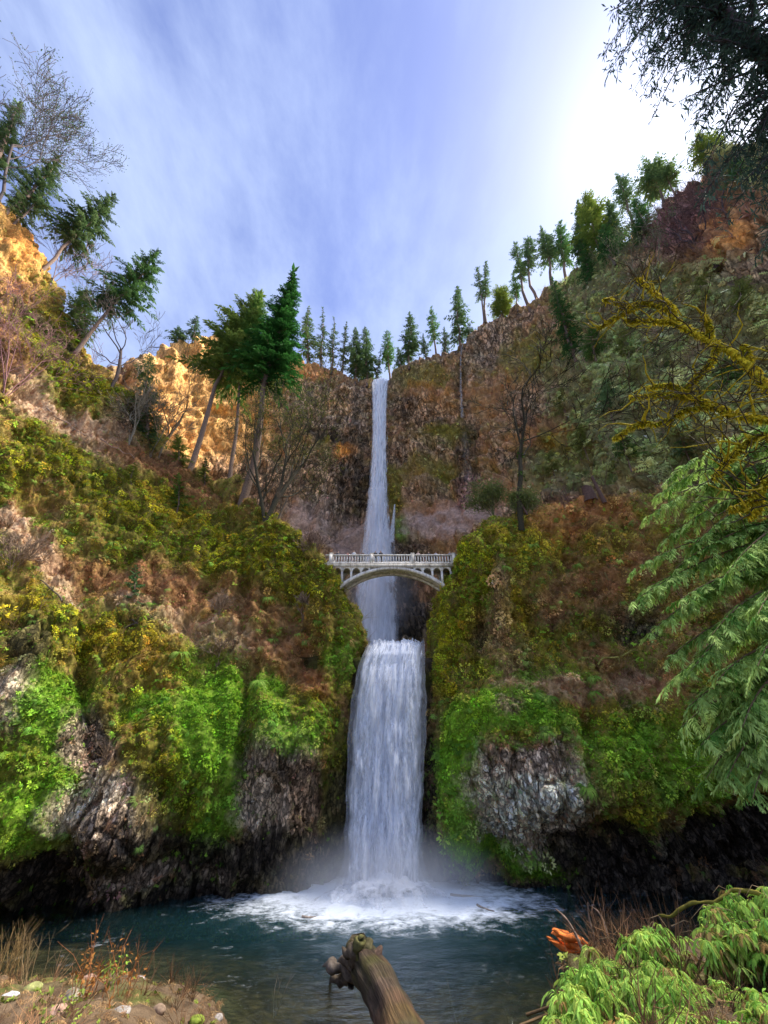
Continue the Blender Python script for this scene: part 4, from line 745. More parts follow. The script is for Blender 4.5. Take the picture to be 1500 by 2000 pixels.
cover('hillside_twig_cover', T_TWIG, S['q'], axes(S, i, r, .4, .9, .25), r.uniform(1.5, 4.0, len(i)), cl_tint(S, i, r, ((.26, .16, .15), (.12, .07, .07)), .3), 'bare purple brown brushwood on the hillside at right', 'brushwood')

# bank litter
def bank_cover():
    S = SHEETS['bank']; r = np.random.default_rng(400); ok = np.where((S['z'] > .12) & (S['y'] > 4) & (S['y'] < 33) & (np.abs(S['x']) < 26))[0]
    for nm, tp, n, sc, cs, lab, cat in (('bank_grass', T_GRASS[1], 2600, (.25, .7), ((.42, .28, .13), (.22, .12, .06)), 'dry grass and litter on the near bank', 'dry grass'), ('bank_leaves', T_LEAF[0], 900, (.15, .45), ((.28, .38, .06), (.20, .22, .05)), 'small green plants on the near bank', 'ground cover'), ('bank_twigs', T_TWIG, 420, (.3, .9), ((.30, .16, .08), (.16, .09, .05)), 'small twigs and dead sticks on the near bank', 'twigs')):
        i = r.choice(ok, n); t = r.random((n, 1)); c = (np.array(cs[0])*t+np.array(cs[1])*(1-t))*np.exp(r.normal(0, .35, (n, 1)))
        cover(nm, tp, S['p'][i]+r.normal(0, .12, (n, 3))*np.array([1, 1, 0]), np.array([0, 0, 1.0])+r.normal(0, .35, (n, 3)), r.uniform(*sc, n), np.clip(c, .01, .8), lab, cat)
bank_cover()
# ------------------------------------------------------------------ trees
def on_sheet(sh, px, py, lift=0.0):
    """surface point of a sheet seen at a photo pixel, with its normal"""
    S = SHEETS[sh]
    if S['px2'] is None: S['px2'] = proj(S['p'])
    x, y, d = S['px2']; e = (x-px)**2+(y-py)**2; k = np.where(e < max(e.min()*3, 25))[0]; k = k[np.argmin(d[k])]
    return S['p'][k]+np.array([0, 0, lift]), S['n'][k]
def skyline(sh, px, w=5):
    S = SHEETS[sh]
    if S['px2'] is None: S['px2'] = proj(S['p'])
    x, y, d = S['px2']; k = np.where((np.abs(x-px) < w) & (d > 1))[0]; k = k[np.argmin(y[k])]; return S['p'][k].copy(), y[k]
def bend_path(H, lean, r, n=10, wig=.015):
    t = np.linspace(0, 1, n); w = np.cumsum(r.normal(0, wig, (n, 2)), 0)*H*.5; w[0] = 0
    return np.stack([lean[0]*t*H+w[:, 0], lean[1]*t*H+w[:, 1], t*H], -1)
def conifer(H, Rm, seed, lean=(0, 0), h0=.15, dens=1.0, droop=.35, shape=.8, col=((.035, .095, .03), (.10, .21, .06)), trunk_r=None, top_bias=0.0, gap=0.0, fine=1, sub=7, thick=1.0):
    """trunk and needle crown of a conifer: whorled limbs, each carrying flat drooping sprays"""
    r = np.random.default_rng(seed); tr = MB(); cr = MB(); path = bend_path(H, lean, r); tR = trunk_r or H*.013+.06
    bark = np.array([.16, .11, .085])*r.uniform(.8, 1.2)
    rp_ = path.copy(); rp_[0] -= np.array([0, 0, 3.0+H*.03]); tr.tube(rp_, tR*(1-.93*np.linspace(0, 1, 10)**.9), 7, bark)
    nb = int(95*dens*(H/30)**.5); ca, cb = np.array(col[0]), np.array(col[1])
    for k in range(nb):
        t = h0+(1-h0)*((k+r.random())/nb)**.92
        if t > .995: continue
        q = (t-h0)/(1-h0); L = Rm*((1-q)**shape*.95+.05)*r.uniform(.4, 1.15)*(.45+.55*min(1, q/.18+top_bias))
        if r.random() < gap: L *= .35
        az = k*2.399+r.normal(0, .4); base = np.array([np.interp(t, np.linspace(0, 1, 10), path[:, j]) for j in range(3)])
        up = .55*q-.12+r.normal(0, .1); o = np.array([math.cos(az), math.sin(az), 0]); s = np.linspace(0, 1, sub)
        pts = base+L*(o*s[:, None]*(1-.1*s[:, None])+np.array([0, 0, 1.0])*(up*s-droop*s*s+.12*s**3)[:, None])
        tr.tube(pts[[0, sub//2, sub-1]], [max(.02, tR*.22*(1-t)+.015), .02, .006], 3, bark*.8)
        nt = (sub*4 if fine > 1 else sub*3)*fine; ss = np.sort(r.uniform(.12, 1.0, nt)); bp = np.stack([np.interp(ss, s, pts[:, j]) for j in range(3)], -1)
        sd = np.array([-math.sin(az), math.cos(az), 0]); sg = np.where(np.arange(nt) % 2, 1, -1)[:, None]
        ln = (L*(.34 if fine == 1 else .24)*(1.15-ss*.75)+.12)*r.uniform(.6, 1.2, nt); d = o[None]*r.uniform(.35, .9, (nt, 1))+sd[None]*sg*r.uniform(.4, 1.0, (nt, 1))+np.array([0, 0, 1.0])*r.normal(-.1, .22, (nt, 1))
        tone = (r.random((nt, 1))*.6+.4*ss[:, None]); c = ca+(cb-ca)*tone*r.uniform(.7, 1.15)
        wd = ln*r.uniform(.16, .30, nt)*thick
        leaf_quads(cr, bp, d, ln, wd, r.uniform(.15, .45), c)
        if fine > 1:
            leaf_quads(cr, bp+unit(d)*ln[:, None]*.4, d+r.normal(0, .7, d.shape), ln*.6, wd*.7, .4, c*1.1)
        leaf_quads(cr, pts[-1:], (pts[-1]-pts[-2])[None], L*.16+.15, L*.07+.06, .3, cb[None])
    leaf_quads(cr, np.repeat(path[-1:]-np.array([[0, 0, H*.03]]), 5, 0), r.normal(0, .35, (5, 3))+np.array([0, 0, 1]), H*.035, H*.012, 0, cb[None])
    return tr, cr
def bare_tree(H, spread, seed, lean=(0, 0), trunk_r=.25, depth=5, bark=(.12, .09, .07), fork=.3, leafy=None, ivy=0, multi=1, twist=.3, kids=3, minr=.012):
    """recursive leafless tree; level 0-1 go to the trunk mesh, finer twigs (and buds) to the crown mesh"""
    r = np.random.default_rng(seed); tr = MB(); cr = MB(); bk = np.array(bark); tips = []
    def grow(p, d, L, rad, lv):
        n = 5 if lv < 3 else 4; pts = [np.array(p, float)]; dd = unit(np.array(d, float))
        for i in range(n-1):
            dd = unit(dd+r.normal(0, twist*(.35 if lv == 0 else .6), 3)+np.array([0, 0, .10 if lv else .15])); pts.append(pts[-1]+dd*L/(n-1))
        pts[0] = pts[0]-(np.array([0, 0, 1.5]) if lv == 0 else 0); rr = np.linspace(rad, rad*(.62 if lv < depth-1 else .3), n); (tr if lv < 2 else cr).tube(pts, np.maximum(rr, minr), 6 if lv == 0 else (4 if lv < 3 else 3), bk*r.uniform(.8, 1.25))
        if lv >= depth-1: tips.append(pts[-1]); tips.append(pts[-2]); return
        for k in range(kids if lv else kids+2):
            t = r.uniform(fork if lv == 0 else .3, 1.0) if k else 1.0; b = np.array([np.interp(t*(n-1), np.arange(n), np.array(pts)[:, j]) for j in range(3)])
            az = r.uniform(0, 6.28); ax = unit(np.cross(dd, [math.cos(az), math.sin(az), .3])); an = r.uniform(.35, .95)*(1 if k else .5)
            nd = dd*math.cos(an)+ax*math.sin(an); nd[:2] *= spread; grow(b, nd, L*r.uniform(.5, .75), max(minr, rr[-1]*r.uniform(.5, .8)), lv+1)
    for m in range(multi):
        a = r.uniform(0, 6.28); d0 = np.array([lean[0], lean[1], 1.0])+(np.array([math.cos(a), math.sin(a), 0])*.35 if multi > 1 else 0); grow(np.array([0, 0, 0])+r.normal(0, trunk_r*.7, 3)*np.array([1, 1, 0])*(multi > 1), d0, H*.42, trunk_r*(1 if m == 0 else .75), 0)
    if leafy is not None and tips:
        t = np.repeat(np.array(tips), leafy[0], 0); n = len(t); a, b = np.array(leafy[2]), np.array(leafy[3]); u = r.random((n, 1))
        leaf_quads(cr, t+r.normal(0, leafy[1]*1.4, (n, 3)), r.normal(0, 1, (n, 3)), leafy[1]*r.uniform(.6, 1.3, n), leafy[1]*.5, .3, a*u+b*(1-u))
    if ivy:
        p0 = np.concatenate([q for q in tr.v[:1]]); n = ivy; idx = r.integers(0, len(p0), n); zz = r.random(n)
        leaf_quads(tr, p0[idx]*(1+r.normal(0, .01, (n, 3)))+r.normal(0, trunk_r*.3, (n, 3)), r.normal(0, 1, (n, 3)), .4, .3, .3, np.array([.06, .15, .02])*r.uniform(.6, 1.6, (n, 1)))
    return tr, cr
def plant_tree(name, pair, loc, label, cat='tree', group=None, mats=(None, None), rz=0):
    root = empty(name, tuple(loc), rz); tag(root, label, cat, group)
    pair[0].build('trunk', mats[0] or M_BARK, root, True); pair[1].build('crown', mats[1] or M_NEEDLE, root, False); return root
def lean_for(base, px1, py1):
    """top point: vertical height from the top pixel, side lean so that the tip falls on px1"""
    z = z_at(base[0], base[1], py1); q = np.array([base[0], base[1], z]); x, y, d = proj(q); dx = (px1-x)/FPX*d
    H = z-base[2]; return H, (dx/H, 0.0)

# -- rim of the amphitheatre: (base px, tip px, tip py, crown half width px, kind, label)
RIM = [
    (352, 352, 640, 20, 'b', 'small bushy conifer on the far left end of the sunlit tan cliff rim'),
    (378, 384, 618, 18, 'n', 'narrow dark conifer on the sunlit tan cliff rim, left of the tall leaning firs'),
    (608, 606, 600, 20, 'b', 'pale green conifer on the rim directly behind the dense dark fir'),
    (632, 628, 604, 15, 'n', 'narrow spiky conifer on the rim, second right of the dense dark fir'),
    (652, 650, 622, 15, 'n', 'narrow spiky conifer on the rim, third right of the dense dark fir'),
    (672, 672, 638, 13, 'n', 'short dark conifer wedged in the rim row between two broader conifers'),
    (690, 692, 640, 20, 'b', 'broad bushy conifer on the rim, second left of the upper waterfall lip'),
    (712, 712, 634, 22, 'b', 'broad rounded conifer on the rim next left of the upper waterfall lip'),
    (734, 737, 682, 9, 'n', 'tiny dark conifer standing right at the upper waterfall lip'),
    (759, 756, 640, 17, 'g', 'lone tall conifer with clear trunk directly above the upper waterfall'),
    (778, 777, 680, 14, 'b', 'low dark conifer just right of the upper waterfall lip'),
    (800, 800, 610, 21, 'b', 'full green conifer on the rim, second right of the upper waterfall lip'),
    (830, 828, 652, 9, 'n', 'very small thin conifer between two taller rim conifers right of the waterfall'),
    (846, 844, 598, 15, 'g', 'tall open conifer with gaps on the rim above the red brown cliff'),
    (872, 870, 640, 12, 'n', 'short conifer crowding the left side of the tallest conifer above the side waterfall'),
    (895, 890, 566, 23, 'b', 'tallest full conifer on the rim just left of the side waterfall'),
    (912, 914, 632, 14, 'n', 'short conifer at the foot of the rim step right of the side waterfall'),
    (940, 932, 528, 11, 's', 'left of the twin bare stemmed pines on the rim step'),
    (952, 948, 520, 9, 's', 'right and thinner of the twin bare stemmed pines on the rim step'),
    (980, 978, 566, 20, 'w', 'low rounded yellow green bush tree on the rim right of the twin pines'),
    (1004, 1002, 540, 12, 'g', 'small crooked conifer leaning on the rim left of the row of thin pines'),
    (1026, 1014, 468, 15, 's', 'first thin pine of the row climbing the right rim'),
    (1048, 1040, 462, 15, 's', 'second thin pine of the row climbing the right rim'),
    (1074, 1066, 445, 18, 's', 'third pine of the row climbing the right rim, fuller than the first two'),
    (1102, 1094, 428, 20, 'g', 'fourth pine of the row on the right rim, beside the tall dense conifers'),
    (1132, 1120, 394, 18, 'b', 'dense narrow conifer at the left edge of the tall clump on the right rim'),
    (1165, 1150, 380, 30, 'w', 'yellow green broad conifer, tallest of the clump on the right rim'),
    (1190, 1182, 398, 24, 'b', 'dark conifer at the right edge of the tall clump on the right rim'),
    (1232, 1213, 345, 17, 's', 'slim tree with brown lower crown on the right rim, left of the umbrella crowned pines'),
    (1290, 1268, 318, 28, 'u', 'umbrella crowned pine with bare trunk on the right rim'),
    (1312, 1300, 332, 18, 'u', 'smaller umbrella crowned pine leaning right beside its taller twin'),
    (1385, 1370, 256, 26, 'w', 'lone bushy tree on the plum coloured cliff near the top right'),
]
PALETTE = dict(b=((.035, .08, .035), (.12, .20, .08)), n=((.035, .075, .04), (.10, .17, .08)), g=((.04, .10, .035), (.12, .24, .07)), s=((.05, .10, .045), (.14, .22, .09)), w=((.09, .15, .025), (.24, .30, .06)), u=((.06, .12, .045), (.17, .25, .09)))
for k, (bx, tx, ty, hw, kd, lab) in enumerate(RIM):
    b, yb = skyline('upper_cliff', bx); b = b-np.array([0, 0, 1.0]); b[:2] += unit(b[:2])*1.5; H, ln = lean_for(b, tx, ty); H = max(H, 5); kr = np.random.default_rng(900+k)
    _, _, d = proj(b+np.array([0, 0, H*.5])); Rm = hw*1.55/FPX*d
    kw = dict(b=dict(h0=.06, dens=1.3, shape=.75), n=dict(h0=.1, dens=1.0, shape=.8, gap=.15), g=dict(h0=.28, dens=1.0, shape=.6, gap=.25), s=dict(h0=.42, dens=.9, shape=.35, gap=.2, top_bias=.5), w=dict(h0=.05, dens=1.5, shape=.4, droop=.1, top_bias=.3), u=dict(h0=.5, dens=1.3, shape=.3, droop=.0, top_bias=.4))[kd]
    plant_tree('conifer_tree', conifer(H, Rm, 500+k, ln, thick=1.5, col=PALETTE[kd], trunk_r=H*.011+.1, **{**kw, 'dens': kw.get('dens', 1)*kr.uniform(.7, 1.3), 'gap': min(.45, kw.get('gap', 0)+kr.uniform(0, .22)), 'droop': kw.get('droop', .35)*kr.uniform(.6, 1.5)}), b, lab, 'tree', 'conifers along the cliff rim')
# -- dark conifers in front of the right wall
for k, (bx, by, tx, ty, hw, lab) in enumerate([
    (1120, 700, 1070, 540, 38, 'dark green conifer growing on the right cliff below the thin pines'),
    (1150, 560, 1128, 455, 34, 'dark conifer low on the slope under the tall clump of the right rim'),
    (1255, 470, 1235, 395, 40, 'wide dark shrubby conifer below the slim brown crowned tree'),
    (1195, 510, 1180, 440, 36, 'dark spreading conifer between the tall clump and the green hillside'),
    (1440, 370, 1425, 315, 40, 'deep green conifer bush on the plum cliff near the top right')]):
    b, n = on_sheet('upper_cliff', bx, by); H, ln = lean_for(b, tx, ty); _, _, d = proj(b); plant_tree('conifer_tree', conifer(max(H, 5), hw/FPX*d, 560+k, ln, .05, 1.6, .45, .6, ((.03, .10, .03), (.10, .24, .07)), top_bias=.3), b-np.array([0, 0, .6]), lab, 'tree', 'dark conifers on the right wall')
# -- bare trunks on the right wall
for k, (bx, by, tx, ty, lab, tr_) in enumerate([(1392, 520, 1345, 400, 'dark bare leaning tree trunk on the plum coloured cliff at upper right', .8), (1462, 480, 1440, 330, 'pale thin bare tree on the plum cliff at the right edge', .3), (1418, 440, 1390, 330, 'thin bare purple brown tree on the plum cliff', .25), (1320, 480, 1300, 400, 'bare twiggy purple tree at the left end of the plum cliff', .25), (1280, 610, 1250, 470, 'leafless lichen grey tree on the green hillside behind the mossy branches', .35), (1240, 560, 1225, 470, 'small leafless grey green tree left on the green hillside', .3)]):
    b, n = on_sheet('upper_cliff', bx, by); H, ln = lean_for(b, tx, ty); g = k >= 4; d_ = proj(b)[2]
    plant_tree('bare_tree', bare_tree(H*1.15, 1.0 if k else .4, 580+k, ln, tr_, 4 if k == 0 else 5, (.07, .045, .045) if not g else (.20, .19, .12), leafy=(3, .5, (.22, .26, .12), (.14, .18, .08)) if g else None, minr=d_*.0004), b-np.array([0, 0, .4]), lab, 'tree', mats=(None, M_BARK if not g else M_NEEDLE))

# -- left skyline
def ltree(bx, by, tx, ty, hw, lab, seed, bare=False, sh='valley_side_left', **kw):
    b, n = on_sheet(sh, bx, by); b = b-np.array([0, 0, .8]); H, ln = lean_for(b, tx, ty); _, _, d = proj(b+np.array([0, 0, H*.5])); Rm = hw/FPX*d
    if bare: kw.setdefault('minr', d*.00042); pr = bare_tree(H*kw.pop('hs', .98), kw.pop('spread', 1.0), seed, ln, **kw)
    else: pr = conifer(H, Rm, seed, ln, **kw)
    return plant_tree('bare_tree' if bare else 'conifer_tree', pr, b, lab, 'tree', mats=(None, M_BARK if bare and not kw.get('leafy') else None))
DK = ((.035, .075, .03), (.12, .18, .07))
ltree(112, 520, 218, 385, 62, 'leaning dark fir on the lip of the orange cliff at left, bare below', 601, h0=.30, dens=1.5, shape=.65, gap=.25, col=DK, fine=2, top_bias=.5, trunk_r=.42)
ltree(184, 662, 302, 488, 66, 'leaning fir with long bare reddish trunk on the left skyline', 602, h0=.38, dens=1.4, shape=.62, gap=.3, col=((.03, .08, .03), (.10, .19, .06)), fine=2, top_bias=.6, trunk_r=.48)
ltree(165, 660, 172, 562, 44, 'rounded olive green tree behind the orange cliff at left', 603, h0=.05, dens=1.8, shape=.35, droop=.15, col=((.06, .12, .03), (.15, .23, .06)), top_bias=.5)
ltree(5, 385, 70, 205, 66, 'tall half bare tree at the left edge above the orange cliff', 604, bare=True, trunk_r=.4, depth=6, bark=(.075, .06, .06), hs=.8, kids=4, spread=.8, leafy=(1, .5, (.05, .10, .04), (.09, .14, .05)))
ltree(-6, 372, 40, 215, 50, 'dark fir behind the half bare tree at the left edge', 605, h0=.2, dens=1.2, shape=.7, gap=.4, col=DK, fine=2, top_bias=.4)
ltree(30, 402, 112, 300, 52, 'leaning dark fir halfway along the orange cliff top', 606, h0=.2, dens=1.2, shape=.65, gap=.4, col=DK, fine=2, top_bias=.4)
ltree(48, 430, 92, 372, 46, 'low dark fir bush on the orange cliff edge', 607, h0=.05, dens=.8, shape=.7, gap=.3, col=DK, fine=2, top_bias=.5)
ltree(108, 545, 140, 470, 30, 'small leafless bush on the right side of the orange cliff', 608, bare=True, trunk_r=.14, depth=5, bark=(.16, .11, .11), multi=3)
ltree(225, 752, 268, 612, 60, 'forked leafless tree on the left skyline below the leaning fir', 609, bare=True, trunk_r=.42, depth=6, bark=(.07, .055, .05), hs=1.05, fork=.45)
ltree(285, 870, 292, 690, 46, 'dense grey green conifer in the gap left of the sunlit cliff', 610, h0=.04, dens=1.7, shape=.5, col=((.05, .11, .045), (.13, .22, .09)), top_bias=.4)
ltree(262, 850, 262, 740, 34, 'bare shrubby thicket tree below the forked leafless tree', 611, bare=True, trunk_r=.16, depth=5, bark=(.22, .19, .14), multi=4)
ltree(300, 880, 330, 770, 36, 'pale leafless bush in front of the sunlit cliff', 612, bare=True, trunk_r=.14, depth=5, bark=(.20, .17, .12), multi=4)
ltree(22, 760, 40, 600, 60, 'purple brown leafless bush on the left slope under the orange cliff', 613, bare=True, trunk_r=.12, depth=5, bark=(.20, .10, .10), multi=6)
# -- the tall group before the sunlit cliff
ltree(372, 908, 482, 545, 88, 'tall leaning fir with pale trunk and open light green crown before the sunlit cliff', 620, h0=.36, dens=1.5, shape=.62, gap=.3, col=((.07, .13, .03), (.20, .28, .07)), fine=2, top_bias=.5, trunk_r=.62, sub=8)
ltree(478, 962, 560, 518, 78, 'tallest densely needled dark fir on the ridge left of the upper waterfall', 621, h0=.36, dens=2.4, shape=.85, col=((.014, .06, .016), (.05, .17, .035)), fine=2, top_bias=.3, trunk_r=.85, droop=.5, sub=8)
ltree(452, 955, 505, 575, 44, 'bright green fir between the leaning pale trunked fir and the dense dark fir', 622, h0=.5, dens=1.5, shape=.5, col=((.06, .14, .03), (.18, .30, .07)), fine=2, trunk_r=.5)
ltree(318, 878, 390, 690, 50, 'slender leaning half leafless tree left of the tall pale trunked fir', 623, bare=True, trunk_r=.3, depth=6, bark=(.15, .12, .08), hs=1.0, leafy=(2, .35, (.20, .20, .05), (.12, .14, .04)), kids=2)
ltree(518, 980, 560, 730, 70, 'many stemmed mossy leafless maple under the dense dark fir', 624, bare=True, trunk_r=.45, depth=6, bark=(.05, .045, .03), multi=3, hs=.85, leafy=(2, .38, (.17, .17, .05), (.09, .11, .03)), kids=3)
ltree(500, 985, 620, 880, 60, 'low crooked leafless tree leaning toward the waterfall from the left ridge', 625, bare=True, trunk_r=.3, depth=5, bark=(.06, .05, .035), hs=.75)
ltree(548, 1005, 600, 900, 45, 'thin leafless sapling right of the mossy maple', 626, bare=True, trunk_r=.16, depth=5, bark=(.10, .075, .055))
ltree(610, 1078, 622, 1030, 30, 'leafless bush at the left end of the bridge', 627, bare=True, trunk_r=.07, depth=5, bark=(.15, .10, .08), multi=5)
# -- right terrace tree
ltree(1003, 985, 968, 668, 66, 'tall leafless ivy trunked tree on the right terrace before the cliff', 630, bare=True, sh='valley_side_right', trunk_r=.46, depth=6, bark=(.035, .03, .018), hs=1.05, minr=.05, leafy=(1, .2, (.20, .19, .05), (.12, .12, .04)), ivy=160, fork=.45, kids=3)
for k, (bx, by, tx, ty, hw, lab) in enumerate([(965, 1005, 955, 930, 22, 'grey green shrub at the foot of the leafless ivy trunked tree'), (1022, 985, 1016, 950, 20, 'low green shrub right of the leafless ivy trunked tree')]):
    ltree(bx, by, tx, ty, hw, lab, 632+k, bare=True, sh='valley_side_right', trunk_r=.09, depth=5, bark=(.12, .12, .06), multi=5, hs=.9, leafy=(3, .3, (.20, .24, .08), (.11, .16, .05)))
def stump(px, py, h, rad, lab, lean=(0, 0), seed=0):
    b, n = on_sheet('valley_side_right', px, py); r = np.random.default_rng(seed); mb = MB(); k = 9; nz = 9
    t = np.linspace(0, 1, nz); an = np.arange(k)*2*math.pi/k; rr = rad*(1.25-.4*t)[:, None]*(1+.12*r.normal(0, 1, (1, k))); z = t[:, None]*h*np.ones((1, k)); z[-1] += r.uniform(-.25, .5, k)*min(h, 1.2)
    v = np.stack([rr*np.cos(an)+lean[0]*z, rr*np.sin(an), z-.3], -1).reshape(-1, 3); f = [[i*k+j, i*k+(j+1) % k, (i+1)*k+(j+1) % k, (i+1)*k+j] for i in range(nz-1) for j in range(k)]
    mb.add(v, f, np.array([.10, .06, .05])); mb.add(np.concatenate([v[-k:], [[lean[0]*h, 0, h*.7]]]), [[j, (j+1) % k, k] for j in range(k)], np.array([.16, .09, .06]))
    o = mb.build('tree_stump', M_BARK, None, True); o.location = b; tag(o, lab, 'stump')
stump(1140, 950, 2.6, .75, 'broad broken tree stump on the right terrace', seed=1)
stump(1157, 945, 4.4, .22, 'thin dead snag standing beside the broken stump on the right terrace', (-.12, 0), 2)
stump(1042, 975, 3.4, .14, 'short dark leaning dead stick on the terrace left of the stump', (-.3, 0), 3)
# small conifers and shrubs on the left slope
for k, (bx, by, tx, ty, hw, lab, c) in enumerate([
    (262, 945, 262, 905, 24, 'round yellow green bush on the brown litter of the left slope', ((.10, .14, .02), (.24, .28, .05))),
    (350, 985, 348, 925, 28, 'bushy green young conifer near the ridge of the left slope', ((.05, .13, .02), (.17, .28, .05))),
    (400, 940, 402, 893, 16, 'small dark young conifer beside the pale leaning trunk', ((.05, .09, .02), (.13, .18, .05))),
    (265, 1165, 262, 1105, 26, 'young blue green fir seedling in the middle of the left slope', ((.05, .14, .05), (.13, .28, .10))),
    (358, 900, 352, 850, 34, 'sparse light green sapling in front of the sunlit cliff', ((.12, .18, .03), (.26, .32, .08)))]):
    ltree(bx, by, tx, ty, hw, lab, 640+k, h0=.03, dens=1.0, shape=.6, col=c, fine=2, top_bias=.5, droop=.2)

# shrubs that stand out on the right hillside
for k, (px, py, tx, ty, hw, lab, c) in enumerate([
    (1160, 690, 1152, 640, 30, 'mid green shrub low on the hillside right of the dark cliff conifer', 0), (1225, 700, 1215, 650, 34, 'light green shrub below the small leafless hillside tree', 1), (1190, 800, 1180, 740, 36, 'blue green feathery shrub left of the lower mossy limbs', 2), (1290, 720, 1280, 670, 32, 'dark green shrub behind the fork of the mossy limbs', 0), (1370, 590, 1360, 540, 34, 'pale olive shrub above the mossy main limb', 1), (1450, 600, 1440, 545, 36, 'olive shrub on the hillside at the right edge', 1), (1420, 750, 1410, 700, 34, 'green shrub between the upper and lower mossy limbs', 0), (1140, 880, 1130, 830, 32, 'light green shrub above the broken stump', 1), (1220, 890, 1210, 840, 36, 'deep green shrub above the cedar on the hillside', 0), (1100, 800, 1092, 755, 26, 'small olive shrub under the tan rock patch on the right wall', 1), (1335, 880, 1325, 825, 34, 'feathery green shrub directly above the cedar', 2), (1080, 920, 1075, 880, 26, 'bushy olive shrub beside the leafless ivy trunked tree', 1)]):
    col = (((.05, .13, .03), (.15, .28, .07)), ((.16, .20, .05), (.36, .40, .12)), ((.10, .20, .08), (.26, .40, .18)))[c]
    b, n = on_sheet('upper_cliff', px, py); H, ln = lean_for(b, tx, ty); _, _, d = proj(b); pr = conifer(max(H, 3), hw/FPX*d, 740+k, ln, .02, 1.5, .25, .45, col, top_bias=.6, thick=1.2)
    root = empty('shrub', tuple(b-np.array([0, 0, .5]))); tag(root, lab, 'shrub'); pr[0].build('stem', M_BARK, root, True); pr[1].build('foliage', M_NEEDLE, root)
# ------------------------------------------------------------------ bridge
BY = 50.0
def PY(px, py, Y=BY):
    r, f, u = ray(px, py); s = Y/f; return float(r*s), float(CAMZ+u*s)
def concrete_mat():
    m, nt, N, L = new_mat('weathered_concrete'); out = N('ShaderNodeOutputMaterial'); b = N('ShaderNodeBsdfPrincipled'); L(b.outputs[0], out.inputs[0]); b.inputs['Roughness'].default_value = .85
    tc = N('ShaderNodeTexCoord'); n = N('ShaderNodeTexNoise'); n.inputs['Scale'].default_value = 1.1; n.inputs['Detail'].default_value = 7; n.inputs['Roughness'].default_value = .7; mp = N('ShaderNodeMapping'); mp.inputs['Scale'].default_value = (2.2, 2.2, .5); L(tc.outputs['Object'], mp.inputs[0]); L(mp.outputs[0], n.inputs['Vector'])
    cr = N('ShaderNodeValToRGB'); cr.color_ramp.elements[0].position = .33; cr.color_ramp.elements[0].color = (.28, .24, .20, 1); cr.color_ramp.elements[1].position = .58; cr.color_ramp.elements[1].color = (.74, .70, .64, 1); L(n.outputs['Fac'], cr.inputs[0]); L(cr.outputs[0], b.inputs['Base Color'])
    return m
M_CONC = concrete_mat()
